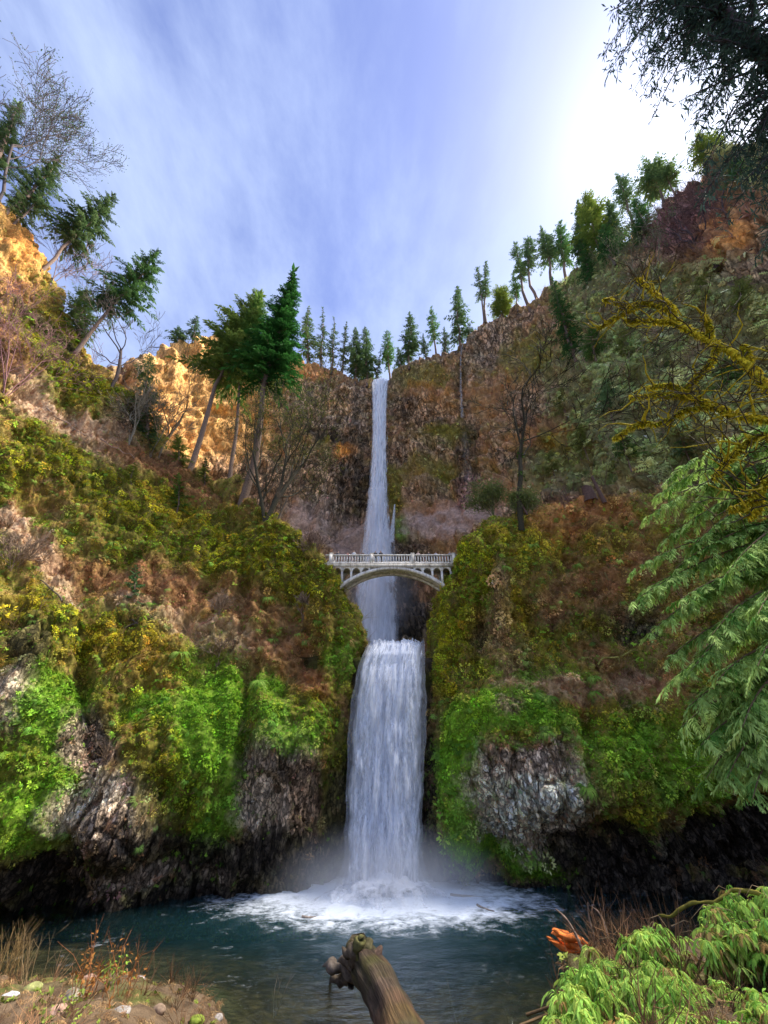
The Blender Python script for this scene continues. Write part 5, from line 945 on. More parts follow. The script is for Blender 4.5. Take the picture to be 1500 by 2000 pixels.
def bridge():
    root = empty('footbridge', (0, BY, 0)); tag(root, 'white concrete arched footbridge with balustrade spanning the gorge between the two waterfalls', 'bridge')
    x0, zt = PY(636, 1084); x1, _ = PY(894, 1084); zd = PY(750, 1101)[1]; zr = PY(750, 1083)[1]; zb = PY(750, 1106.5)[1]
    W = 2.6
    def part(name, mb): o = mb.build(name, M_CONC, root); return o
    mb = MB(); mb.box((x0, -.12, zb), (x1, W+.12, zd-.10)); part('deck', mb)
    mb = MB(); mb.box((x0, -.22, zd-.10), (x1, 0.28, zd+.02)); part('deck_edge', mb); mb = MB(); mb.box((x0, .30, zd-.098), (x1, W-.26, z_at(0, BY+.45, 1075.5)-1.92)); part('walkway', mb)
    for yy in (0.0, W-.22):
        mb = MB(); mb.box((x0, yy-.04, zd+.022), (x1, yy+.22, zd+.16)); bal = part('balustrade', mb)
        def sub(name, mb): return mb.build(name, M_CONC, bal)
        mb = MB(); mb.box((x0, yy-.06, zr-.16), (x1, yy+.24, zr)); sub('handrail', mb)
        posts = [PY(p, 1090)[0] for p in (646, 726, 806, 886)]
        for p in posts:
            mb = MB(); mb.box((p-.24, yy-.10, zd+.024), (p+.24, yy+.28, zr+.10)); mb.box((p-.29, yy-.15, zr+.102), (p+.29, yy+.33, zr+.20)); sub('rail_post', mb)
        src = None     # balusters share one mesh
        for a, b in zip(posts[:-1], posts[1:]):
            n = 15
            for k in range(1, n):
                x = a+(b-a)*k/n
                if src is None:
                    mb = MB(); mb.box((-.085, yy+.02, zd+.162), (.085, yy+.16, zr-.162)); mb.box((-.11, yy+.0, zd+.163), (.11, yy+.18, zd+.26)); src = sub('baluster', mb); src.location.x = x
                else:
                    o = bpy.data.objects.new('baluster', src.data); link(o, bal); o.location.x = x
    # arch rib: outer curve from crown to springings
    xa, za = PY(664, 1142); xb, zB = PY(869, 1134); xm = (xa+xb)/2; zc = zb-.02
    xs = np.linspace(xa, xb, 41); t = (xs-xm)/(xb-xm); drop = (zc-(za+zB)/2+.2)
    top = zc-drop*t**2*(.88+.12*t*t); th = .32+.28*np.abs(t)**1.5; bot = top-th
    for yy, nm in ((0.02, 'arch_rib'), (W-.52, 'arch_rib')):
        v = []
        for x, a, b in zip(xs, top, bot): v += [(x, yy, a), (x, yy+.5, a), (x, yy+.5, b), (x, yy, b)]
        f = [[i*4+j, i*4+(j+1) % 4, i*4+4+(j+1) % 4, i*4+4+j] for i in range(40) for j in range(4)]; mb = MB(); mb.add(v, f); part(nm, mb)
    mb = MB(); v = []
    for x, a, b in zip(xs, top, bot): v += [(x, .53, b+.18), (x, W-.53, b+.18), (x, W-.53, b+.3), (x, .53, b+.3)]
    mb.add(v, [[i*4+j, i*4+(j+1) % 4, i*4+4+(j+1) % 4, i*4+4+j] for i in range(40) for j in range(4)]); part('arch_soffit', mb)
    # spandrel arcade: columns and small round arches under the deck
    colx = [PY(p, 1115)[0] for p in (650, 668, 686, 705, 723)]; colr = [PY(p, 1115)[0] for p in (808, 826, 844.5, 863, 881)]
    for yy in (.10, W-.40):
        for grp in (colx, colr):
            for a, b in zip(grp[:-1], grp[1:]):
                w = b-a; nseg = 10; an = np.linspace(0, math.pi, nseg+1); rx = w/2-.13; cx = (a+b)/2; rz_ = .62
                lo = [(cx-rx*math.cos(q), zb-.78+rz_*math.sin(q)) for q in an]; lo = [(a+.0, zb-.78)]+lo+[(b, zb-.78)]
                # keep the small arch above the main arch
                v = []
                for (x, z) in lo:
                    v += [(x, yy, zb-.005), (x, yy+.3, zb-.005), (x, yy+.3, z), (x, yy, z)]
                f = [[i*4+j, i*4+(j+1) % 4, i*4+4+(j+1) % 4, i*4+4+j] for i in range(len(lo)-1) for j in range(4)]; mb = MB(); mb.add(v, f); part('spandrel_arch', mb)
            for x in grp:
                zt_ = np.interp(x, xs, top, left=zb-4.0, right=zb-4.0)
                if zt_ < zb-.7: mb = MB(); mb.box((x-.14, yy-.02, zt_-.15), (x+.14, yy+.32, zb-.70)); part('spandrel_column', mb)
    return zd, x0, x1
BR_Z, BR_X0, BR_X1 = bridge()

# ------------------------------------------------------------------ people on the bridge
def skin_mesh(name, pts, edges, rad, mat, parent, sub=1):
    me = bpy.data.meshes.new(name); me.from_pydata(pts, edges, []); o = bpy.data.objects.new(name, me); COL.objects.link(o)
    m = o.modifiers.new('skin', 'SKIN'); o.modifiers.new('sub', 'SUBSURF').levels = sub
    if not me.skin_vertices: me.skin_vertices.new()
    for i, r in enumerate(rad):
        sv = me.skin_vertices[0].data[i]; sv.radius = (r, r) if np.isscalar(r) else r; sv.use_root = (i == 0)
    dg = bpy.context.evaluated_depsgraph_get(); ev = bpy.data.meshes.new_from_object(o.evaluated_get(dg)); bpy.data.objects.remove(o)
    ev.name = name; ev.materials.clear(); ev.materials.append(mat); ev.polygons.foreach_set('use_smooth', np.ones(len(ev.polygons), bool))
    q = bpy.data.objects.new(name, ev); link(q, parent); return q
def flat_mat(name, c, rough=.8):
    m, nt, N, L = new_mat(name); out = N('ShaderNodeOutputMaterial'); b = N('ShaderNodeBsdfPrincipled'); b.inputs['Roughness'].default_value = rough; L(b.outputs[0], out.inputs[0])
    tc = N('ShaderNodeTexCoord'); n = N('ShaderNodeTexNoise'); n.inputs['Scale'].default_value = 9; n.inputs['Detail'].default_value = 4; L(tc.outputs['Object'], n.inputs['Vector'])
    mr = N('ShaderNodeMapRange'); mr.inputs['To Min'].default_value = .7; mr.inputs['To Max'].default_value = 1.3; L(n.outputs['Fac'], mr.inputs['Value']); v = N('ShaderNodeVectorMath'); v.operation = 'SCALE'; v.inputs[0].default_value = c; L(mr.outputs[0], v.inputs['Scale']); L(v.outputs[0], b.inputs['Base Color']); return m
def person(px, yoff, h, top, legs, hair, face, lab, seed, pose='rail'):
    r = np.random.default_rng(seed); x = PY(px, 1090)[0]; root = empty('person', (x, BY+yoff-.1, z_at(0, BY+.45, 1075.5)-1.92), face); tag(root, lab, 'person', 'visitors on the bridge'); root.scale = (h*1.08/1.74,)*3
    skin = flat_mat('skin', (.52, .33, .24)); el = .0 if pose == 'rail' else -.05
    sh = 1.42; fw = .28 if pose == 'rail' else .06; hz = 1.08 if pose == 'rail' else .82
    B = [(0, 0, .95), (0, 0, 1.12), (0, 0, 1.32), (0, .01, 1.44), (0, 0, 1.52), (0, -.01, 1.60), (0, -.02, 1.68), (0, -.01, 1.74),
         (.10, 0, .90), (.11, -.01, .48), (.11, .02, .08), (.11, -.12, .04), (-.10, 0, .90), (-.11, -.01, .48), (-.11, .02, .08), (-.11, -.12, .04),
         (.19, .01, sh), (.25, .02+el, 1.15), (.22, -fw, hz), (.21, -fw-.08, hz-.01), (-.19, .01, sh), (-.25, .02+el, 1.15), (-.22, -fw, hz), (-.21, -fw-.08, hz-.01)]
    E = [(0, 1), (1, 2), (2, 3), (3, 4), (4, 5), (5, 6), (6, 7), (0, 8), (8, 9), (9, 10), (10, 11), (0, 12), (12, 13), (13, 14), (14, 15), (3, 16), (16, 17), (17, 18), (18, 19), (3, 20), (20, 21), (21, 22), (22, 23)]
    Rd = [(.15, .10), (.13, .09), (.15, .10), (.10, .07), .05, (.075, .09), (.078, .095), .05, .085, .055, .04, .04, .085, .055, .04, .04, .06, .045, .033, .035, .06, .045, .033, .035]
    skin_mesh('body', B, E, Rd, skin, root)
    J = [B[0], B[1], B[2], B[3], B[16], B[17], B[18], B[20], B[21], B[22]]
    skin_mesh('jacket', J, [(0, 1), (1, 2), (2, 3), (3, 4), (4, 5), (5, 6), (3, 7), (7, 8), (8, 9)], [(.19, .13), (.17, .125), (.18, .13), (.11, .08), .085, .068, .052, .085, .068, .052], flat_mat('jacket_cloth', top), root)
    skin_mesh('trousers', [B[0], B[8], B[9], B[10], B[12], B[13], B[14]], [(0, 1), (1, 2), (2, 3), (0, 4), (4, 5), (5, 6)], [(.165, .115), .10, .075, .06, .10, .075, .06], flat_mat('trouser_cloth', legs), root)
    skin_mesh('hair', [(0, .015, 1.66), (0, .02, 1.73), (0, .06, 1.66), (0, .07, 1.58)], [(0, 1), (1, 2), (2, 3)], [.085, .078, .075, .05], flat_mat('hair', hair), root)
P_ = math.pi
for a in [(659, .62, 1.68, (.05, .05, .06), (.03, .03, .04), (.04, .02, .015), .3, 'person in dark clothes at the left end of the bridge', 1),
          (678, .62, 1.52, (.62, .05, .03), (.05, .05, .08), (.05, .03, .02), .1, 'shorter person in red jacket near the left end of the bridge', 2),
          (690, .66, 1.80, (.55, .56, .58), (.10, .10, .13), (.25, .23, .22), -.2, 'person in pale grey top at the bridge rail left of the waterfall', 3),
          (703, .62, 1.28, (.08, .35, .50), (.04, .05, .09), (.08, .04, .02), .4, 'child in blue behind the balusters beside the pale grey person', 4),
          (733, .60, 1.74, (.02, .02, .025), (.02, .02, .03), (.03, .02, .015), .15, 'person in black, left one of the pair in front of the waterfall', 5),
          (743.5, .60, 1.78, (.035, .035, .045), (.025, .025, .03), (.04, .025, .02), -.15, 'person in black, right one of the pair in front of the waterfall', 6),
          (818, .64, 1.70, (.60, .45, .38), (.04, .04, .05), (.55, .40, .25), .2, 'person in pink top right of the second bridge post', 7),
          (828, .60, 1.35, (.68, .64, .60), (.30, .10, .10), (.06, .04, .02), -.3, 'child in white right of the person in pink', 8),
          (839, .66, 1.66, (.05, .05, .06), (.04, .04, .05), (.30, .20, .12), 0, 'person in black jacket on the right part of the bridge', 9),
          (853, .62, 1.62, (.45, .45, .50), (.05, .05, .09), (.05, .03, .02), .2, 'person in light grey jacket on the right part of the bridge', 10),
          (870, .62, 1.38, (.60, .06, .05), (.05, .05, .07), (.05, .03, .02), -.2, 'child in red near the right end of the bridge', 11),
          (881, .64, 1.70, (.30, .28, .30), (.04, .04, .05), (.10, .06, .04), .3, 'person in grey at the right end of the bridge', 12)]:
    person(*a)
# ------------------------------------------------------------------ near things
def sweep(mb, pts, rad, k, c, rough=.12, seed=0, dens=3):
    """noisy round limb through pixel/world points"""
    pts = np.asarray(pts, float); n = len(pts); m = (n-1)*dens+1; t = np.linspace(0, n-1, m); i = np.clip(t.astype(int), 0, n-2); f = (t-i)[:, None]
    g = lambda j: pts[np.clip(j, 0, n-1)]
    p0, p1, p2, p3 = g(i-1), g(i), g(i+1), g(i+2); q = .5*((2*p1)+(-p0+p2)*f+(2*p0-5*p1+4*p2-p3)*f*f+(-p0+3*p1-3*p2+p3)*f**3)
    rr = np.interp(t, np.arange(n), np.broadcast_to(rad, (n,))); r = np.random.default_rng(seed)
    tg = unit(np.gradient(q, axis=0)); ref = np.array([0, 0, 1.0]) if abs(tg[:, 2]).mean() < .8 else np.array([1.0, 0, 0]); a = unit(np.cross(tg, ref)); b = np.cross(tg, a); an = np.arange(k)*2*math.pi/k
    ring = q[:, None]+rr[:, None, None]*(np.cos(an)[None, :, None]*a[:, None]+np.sin(an)[None, :, None]*b[:, None])
    ring = q[:, None]+(ring-q[:, None])*(1+rough*2.2*fbm(ring*1.4/max(rr.mean(), .03)*.35, 3, seed))[..., None]
    fc = [[u*k+j, u*k+(j+1) % k, (u+1)*k+(j+1) % k, (u+1)*k+j] for u in range(m-1) for j in range(k)]
    v = ring.reshape(-1, 3); cc = np.broadcast_to(np.asarray(c, float), (3,)); cols = cc*(1+.5*fbm(v*2.0, 3, seed+4))[:, None]
    mb.add(v, fc, np.clip(cols, .004, .9)); return q, rr

# -- western red cedar at right: trunk just outside the frame, drooping flat sprays reaching in
def cedar():
    base = P(1600, 1500, 27.0); root = empty('cedar_tree', tuple(base)); tag(root, 'cedar with drooping feathery light green sprays filling the right edge', 'tree')
    r = np.random.default_rng(70); tr = MB(); cr = MB(); B = base
    top = P(1580, 700, 29.0)
    tr.tube([P(1640, 1900, 26)-B, P(1610, 1500, 27)-B, P(1600, 1200, 28)-B, P(1590, 900, 28.6)-B, top-B], [.75, .6, .5, .4, .28], 9, (.14, .09, .06))
    limbs = [  # tip px, tip py, R tip, start py
        (1262, 1010, 24, 880), (1300, 940, 26, 840), (1240, 1110, 23, 960), (1236, 1175, 22, 1010), (1270, 1235, 22, 1060), (1330, 1170, 21, 1040), (1300, 1290, 22, 1110), (1390, 1240, 20.5, 1100),
        (1345, 1380, 21.5, 1180), (1400, 1330, 20, 1150), (1450, 1420, 19.5, 1220), (1370, 1455, 21, 1230), (1420, 1520, 20.5, 1280), (1470, 1560, 20, 1330), (1480, 1300, 19, 1120), (1360, 1060, 23, 930), (1420, 1120, 21, 980), (1440, 1000, 24, 860), (1480, 1200, 19.5, 1040), (1500, 1460, 19, 1260), (1380, 960, 25, 800), (1290, 1060, 24.5, 910), (1320, 1110, 22.5, 980), (1350, 1310, 21, 1140), (1260, 1150, 24, 1000), (1460, 1500, 21, 1300), (1310, 1210, 23.5, 0), (1370, 1160, 23, 0), (1400, 1400, 22.5, 0), (1330, 1420, 23, 0), (1430, 1350, 22, 0), (1340, 1000, 26, 0), (1410, 1050, 25, 0), (1470, 1090, 23, 0), (1380, 1520, 22.5, 0), (1300, 1340, 24, 0), (1460, 960, 25.5, 0), (1280, 970, 26.5, 0)]
    ca, cb = np.array([.09, .23, .035]), np.array([.56, .74, .22])
    for k, (tx, ty, R_, sy) in enumerate(limbs):
        s = P(1600+r.uniform(-20, 20), ty-r.uniform(60, 150), 27.0)-B; e = P(tx, ty, R_)-B; m = (s+e)/2+np.array([0, 0, 1.3]); t = np.linspace(0, 1, 22)[:, None]; q = (1-t)**2*s+2*t*(1-t)*m+t*t*e
        tr.tube(q[::3], np.linspace(.10, .012, len(q[::3])), 5, (.15, .10, .06)); tg = unit(np.gradient(q, axis=0)); L = np.linalg.norm(e-s)
        sd = unit(np.cross(tg, np.array([0, 0, 1.0])))
        for u in np.linspace(2, 21, 36).astype(int):
            for sg in (-1, 1):
                if r.random() < .16: continue
                tt = u/21; ln = (1.75*(1.1-.55*tt))*r.uniform(.45, 1.35); d = unit(tg[u]*r.uniform(.5, .9)+sd[u]*sg*r.uniform(.5, 1.0)+np.array([0, 0, r.uniform(-.25, .1)]))
                # branchlet: curved, pinnate, each pinna a small drooping three-fingered fan of scale leaves
                ln *= .72; nn = 10; w = np.linspace(.05, 1, nn)[:, None]; bl = q[u]+d*ln*w+np.array([0, 0, -1.0])*(r.uniform(.15, .75)*ln*w*w)+r.normal(0, .012, (nn, 3)); bt = unit(np.gradient(bl, axis=0)); bs = unit(np.cross(bt, np.array([0, 0, 1.0])+r.normal(0, .3, 3)))
                tone = np.clip(r.normal(.42, .25), 0, 1); c = (ca+(cb-ca)*np.clip(tone+.5*(w-.45), 0, 1))*np.exp(r.normal(0, .12, (nn, 1)))
                for g in (-1, 1):
                    l2 = (.34*ln*np.sin(np.pi*np.clip(.18+.8*w[:, 0], 0, 1))**.8+.04)*r.uniform(.65, 1.25, nn)
                    for sp, le in ((1.1, 1.0), (.5, .85)):
                        leaf_quads(cr, bl+bs*g*l2[:, None]*.08*(sp > 1), bt*.8+bs*g*sp*.75+r.normal(0, .14, (nn, 3))+np.array([0, 0, -.15]), l2*le, l2*.17+.012, r.uniform(.15, .45), c*r.uniform(.85, 1.15))
                leaf_quads(cr, bl[-2:-1], bt[-1:], ln*.14, .05, .3, cb[None])
    tr.build('trunk', M_BARK, root, True); cr.build('crown', M_LEAF, root, False)
cedar()

# -- moss-covered maple limbs at right
def moss_maple():
    B = P(1620, 900, 21.0); root = empty('mossy_maple_tree', tuple(B)); tag(root, 'leafless maple with thick golden moss on crooked limbs at the right edge', 'tree'); r = np.random.default_rng(81)
    tr = MB(); mo = MB(); tw = MB(); Q = lambda L_: np.array([P(a, b, c)-B for a, b, c in L_])
    limbs = [([(1640, 905, 21), (1570, 815, 20.5), (1500, 757, 20), (1440, 695, 20), (1375, 660, 20), (1318, 628, 20)], [.36, .32, .28, .24, .20, .17]),
             ([(1318, 628, 20), (1310, 600, 20.2), (1280, 575, 20.4), (1246, 545, 20.6)], [.17, .15, .12, .07]),
             ([(1318, 628, 20), (1270, 627, 19.8), (1222, 626, 19.7)], [.13, .10, .05]),
             ([(1308, 606, 20), (1262, 592, 20), (1228, 603, 20), (1205, 590, 20), (1180, 585, 20)], [.12, .10, .08, .05, .03]),
             ([(1262, 592, 20), (1220, 610, 19.6), (1190, 626, 19.4), (1170, 640, 19.3)], [.08, .05, .03, .015]),
             ([(1400, 672, 20), (1385, 710, 19.6), (1350, 745, 19.4), (1332, 768, 19.3)], [.13, .12, .10, .07]),
             ([(1640, 880, 20), (1520, 825, 19.2), (1440, 812, 19), (1395, 793, 19), (1340, 772, 19), (1290, 770, 19), (1232, 775, 19)], [.22, .19, .16, .14, .12, .09, .04]),
             ([(1340, 772, 19), (1310, 752, 19), (1268, 756, 19)], [.08, .06, .03]),
             ([(1395, 793, 19), (1340, 800, 18.8), (1290, 825, 18.7), (1245, 828, 18.7), (1200, 855, 18.7)], [.10, .08, .06, .05, .02]),
             ([(1600, 900, 19), (1500, 850, 18.6), (1450, 868, 18.5), (1420, 898, 18.4), (1395, 930, 18.4)], [.12, .09, .06, .05, .02]),
             ([(1620, 960, 19), (1510, 930, 18.3), (1478, 955, 18.2), (1462, 980, 18.2), (1428, 992, 18.2)], [.18, .15, .12, .10, .05]), ([(1478, 955, 18.2), (1480, 985, 18.2), (1462, 1003, 18.1)], [.09, .07, .04]),
             ([(1460, 715, 20), (1458, 690, 20.3), (1450, 675, 20.4)], [.12, .09, .05]), ([(1385, 655, 20), (1382, 632, 20.2), (1372, 615, 20.3)], [.09, .08, .05])]
    moss = np.array([.52, .42, .025])
    for k, (pl, rd) in enumerate(limbs):
        q, rr = sweep(tr, Q(pl), np.array(rd)*.55, 9, moss*r.uniform(.75, 1.1), .30, 90+k, 6)
        n = int(90*len(q)); i = r.integers(0, len(q), n); nd = unit(r.normal(0, 1, (n, 3))+np.array([0, 0, .25])); c = np.where(r.random((n, 1)) < .75, moss, [.22, .24, .02])*np.exp(r.normal(0, .35, (n, 1)))
        leaf_quads(mo, q[i]+nd*rr[i, None]*.8, nd+np.array([0, 0, -.5]), r.uniform(.06, .22, n), r.uniform(.04, .08, n), .7, np.clip(c, .02, .8))
        # crooked twigs
        for w in range(int(np.linalg.norm(np.diff(q, axis=0), axis=1).sum()*5.0)):
            j = r.integers(len(q)//4, len(q)); p = q[j]; d = unit(r.normal(0, 1, 3)*np.array([1, .7, 1])+np.array([-.5, -.1, .15])); L = r.uniform(.5, 2.6); pts = [p]
            for z in range(4): d = unit(d+r.normal(0, .4, 3)); pts.append(pts[-1]+d*L/4)
            mc = moss*.7 if r.random() < .45 else np.array([.06, .05, .03]); tw.tube(pts, np.linspace(.055 if mc[0] > .1 else .032, .016, 5), 4, mc)
            for z in range(3):
                d2 = unit(d+r.normal(0, .7, 3)); a = pts[2+z % 3]; tw.tube([a, a+d2*L*.2, a+d2*L*.38+np.array([0, 0, .05])], [.024, .018, .012], 3, (.06, .05, .03))
        for w in range(int(np.linalg.norm(np.diff(q, axis=0), axis=1).sum()*.7)):   # hanging dead stubs
            p = q[r.integers(0, len(q))]; L = r.uniform(.4, 1.4); pts = [p, p+np.array([r.normal(0, .1), 0, -L*.5]), p+np.array([r.normal(-.1, .2), 0, -L])]; tw.tube(pts, [.05, .04, .02], 4, moss*.45)
    tr.build('limb', M_BARK, root, True); mo.build('moss', M_LEAF, root); tw.build('twig', M_BARK, root)
moss_maple()

# -- dark conifer at the top right corner, against the bright sky
def corner_fir():
    r = np.random.default_rng(75); A = P(1640, 300, 30); Bp = P(1500, 112, 28); C = P(1385, 0, 27.0); D = P(1300, -70, 26.5)
    base = P(1760, 600, 33); root = empty('overhanging_fir_tree', tuple(base)); tag(root, 'dark overhanging fir with hanging needle sprays in the top right corner', 'tree')
    tr = MB(); cr = MB(); path = np.array([np.zeros(3), A-base, Bp-base, C-base, D-base]); tt = np.linspace(0, 4, 60); q = np.stack([np.interp(tt, range(5), path[:, j]) for j in range(3)], -1)
    tr.tube(q, np.linspace(.75, .30, 60), 9, (.05, .035, .04)); up = unit(path[-1]-path[1])
    toward = np.array([-.55, .35, 0.0])
    for k in range(190):
        t = r.uniform(12, 59); b = np.array([np.interp(t, range(60), q[:, j]) for j in range(3)]); L = r.uniform(2.0, 7.5)
        d = unit(toward*r.uniform(.1, 1.3)+r.normal(0, .6, 3)*np.array([1, 1, .25])+np.array([0, 0, -.35])); s = np.linspace(0, 1, 9)[:, None]; pts = b+d*L*s+np.array([0, 0, -1.0])*(.30*L*s*s)
        tr.tube(pts[::2], [.10, .08, .06, .04, .02], 4, (.045, .035, .04)); n = 42; u = r.uniform(.08, 1, n); bp = np.stack([np.interp(u, s[:, 0], pts[:, j]) for j in range(3)], -1)
        dd = d*.5+r.normal(0, .55, (n, 3))+np.array([0, 0, -.5]); ln = r.uniform(.35, .95, n)
        for j in range(0, n, 3): tr.tube([bp[j], bp[j]+unit(dd[j])*ln[j]*.9], [.025, .012], 3, (.045, .035, .04))
        m = np.repeat(np.arange(n), 3); f = np.tile([.25, .6, .9], n)[:, None]
        leaf_quads(cr, bp[m]+unit(dd[m])*ln[m, None]*f, dd[m]+r.normal(0, .8, (len(m), 3)), ln[m]*.65, ln[m]*.13, .3, np.array([.03, .055, .045])*r.uniform(.6, 1.6, (len(m), 1)))
    tr.build('trunk', M_BARK, root, True); cr.build('crown', M_NEEDLE, root)
corner_fir()

# -- drift log in the pool
def wood_mat():
    m, nt, N, L = new_mat('driftwood'); out = N('ShaderNodeOutputMaterial'); b = N('ShaderNodeBsdfPrincipled'); b.inputs['Roughness'].default_value = .75; b.inputs['Specular IOR Level'].default_value = .3; L(b.outputs[0], out.inputs[0])
    fl = N('ShaderNodeAttribute'); fl.attribute_name = 'flow'; at = N('ShaderNodeAttribute'); at.attribute_name = 'Col'
    n1 = N('ShaderNodeTexNoise'); n1.inputs['Scale'].default_value = 1; n1.inputs['Detail'].default_value = 8; n1.inputs['Roughness'].default_value = .7; mp = N('ShaderNodeMapping'); mp.inputs['Scale'].default_value = (1.1, 5.5, 5.5); L(fl.outputs['Vector'], mp.inputs[0]); L(mp.outputs[0], n1.inputs['Vector'])
    mr = N('ShaderNodeMapRange'); mr.inputs['From Min'].default_value = .32; mr.inputs['From Max'].default_value = .68; mr.inputs['To Min'].default_value = .25; mr.inputs['To Max'].default_value = 1.75; L(n1.outputs['Fac'], mr.inputs['Value'])
    v = N('ShaderNodeVectorMath'); v.operation = 'SCALE'; L(at.outputs['Color'], v.inputs[0]); L(mr.outputs[0], v.inputs['Scale']); L(v.outputs[0], b.inputs['Base Color'])
    bp = N('ShaderNodeBump'); bp.inputs['Strength'].default_value = 1; bp.inputs['Distance'].default_value = .18; L(n1.outputs['Fac'], bp.inputs['Height']); L(bp.outputs[0], b.inputs['Normal']); return m
def drift_log():
    A = PZ(703, 1868, 1.5); Bq = PZ(752, 1945, 1.5); C = PZ(800, 2060, 1.3); D = C+(C-Bq)*.8; D[2] = 1.6
    root = empty('drift_log', tuple(A)); tag(root, 'huge weathered brown drift log with root stub lying in the pool', 'log'); mb = MB(); r = np.random.default_rng(5)
    pts = [A-A+(A-Bq)*.12, A-A, Bq-A, C-A, D-A]; q, rr = sweep(mb, pts, [.55, .72, .74, .78, .82], 22, (.075, .05, .035), .06, 3, 26)
    v = mb.v[-1].reshape(-1, 22, 3); m = len(v); al = np.broadcast_to(np.arange(m)[:, None]*.09, (m, 22)); an = np.broadcast_to(np.arange(22)[None]*2*math.pi/22, (m, 22)); co = np.stack([al*.35, np.cos(an)*2.2, np.sin(an)*2.2], -1)
    gr = fbm(co*1.6, 4, 9)+.5*fbm(co*np.array([3, 1, 1]), 3, 19); v = q[:, None]+(v-q[:, None])*(1+.26*gr)[..., None]; v = v.reshape(-1, 3); mb.v[-1] = v
    c = mb.c[-1]*(1+.8*gr.reshape(-1, 1)); g = np.clip(fbm(v*.8, 3, 9)*1.3+.45*(v[:, 2] > .3), 0, 1)[:, None]; rd = np.clip(fbm(v*.5+4, 3, 12)*1.6, 0, 1)[:, None]; c = c*(1-g*.55)+np.array([.10, .10, .018])*g*.55; mb.c[-1] = np.clip(c*(1-rd*.6)+np.array([.17, .065, .03])*rd*.6, .01, .8)
    o = mb.build('trunk', wood_mat(), root, True); fa = o.data.attributes.new('flow', 'FLOAT_VECTOR', 'POINT'); fa.data.foreach_set('vector', (co*np.array([1/.35, 1, 1])).astype(np.float32).ravel())
    # ragged broken end with splinters and root stubs
    e = MB(); ring = v[:22]; ctr = ring.mean(0); jag = ring+unit(ctr-q[6])[None]*r.uniform(.1, 1.0, (22, 1)); jag = ctr+(jag-ctr)*.86
    e.add(np.concatenate([ring, jag]), [[j, (j+1) % 22, 22+(j+1) % 22, 22+j] for j in range(22)], (.09, .065, .045)); e.add(np.concatenate([jag, [ctr]]), [[j, (j+1) % 22, 22] for j in range(22)], (.06, .045, .035)); e.build('broken_end', M_BARK, root, True)
    K = lambda px, py, z: PZ(px, py, z)-A
    for pl, rd, c in [([K(695, 1895, 1.1), K(672, 1886, 1.05), K(652, 1893, .9), K(640, 1884, .85), K(630, 1888, .7)], [.42, .30, .26, .18, .05], (.13, .105, .085)), ([K(690, 1905, .8), K(668, 1912, .5), K(652, 1908, .4), K(644, 1920, -.1)], [.36, .26, .16, .05], (.10, .08, .06)),
                      ([K(700, 1872, 1.7), K(686, 1858, 2.0), K(678, 1862, 1.9), K(668, 1850, 2.0)], [.40, .30, .18, .04], (.09, .07, .05)), ([K(706, 1868, 1.8), K(700, 1848, 2.2), K(706, 1836, 2.45), K(702, 1826, 2.6)], [.42, .32, .20, .05], (.10, .095, .035)), ([K(716, 1866, 1.9), K(720, 1846, 2.2), K(728, 1836, 2.35)], [.36, .22, .05], (.09, .08, .04)), ([K(728, 1872, 1.8), K(740, 1860, 1.95), K(744, 1850, 2.0)], [.36, .24, .06], (.10, .065, .05)), ([K(698, 1890, 1.4), K(676, 1874, 1.5), K(660, 1876, 1.35)], [.30, .2, .05], (.11, .085, .065))]:
        s = MB(); qq, _ = sweep(s, pl, rd, 10, c, .42, 7, 5); tipv = s.v[-1][-10:]; s.add(np.concatenate([tipv, [tipv.mean(0)]]), [[j, (j+1) % 10, 10] for j in range(10)], c); s.build('root_stub', M_BARK, root, True)
drift_log()

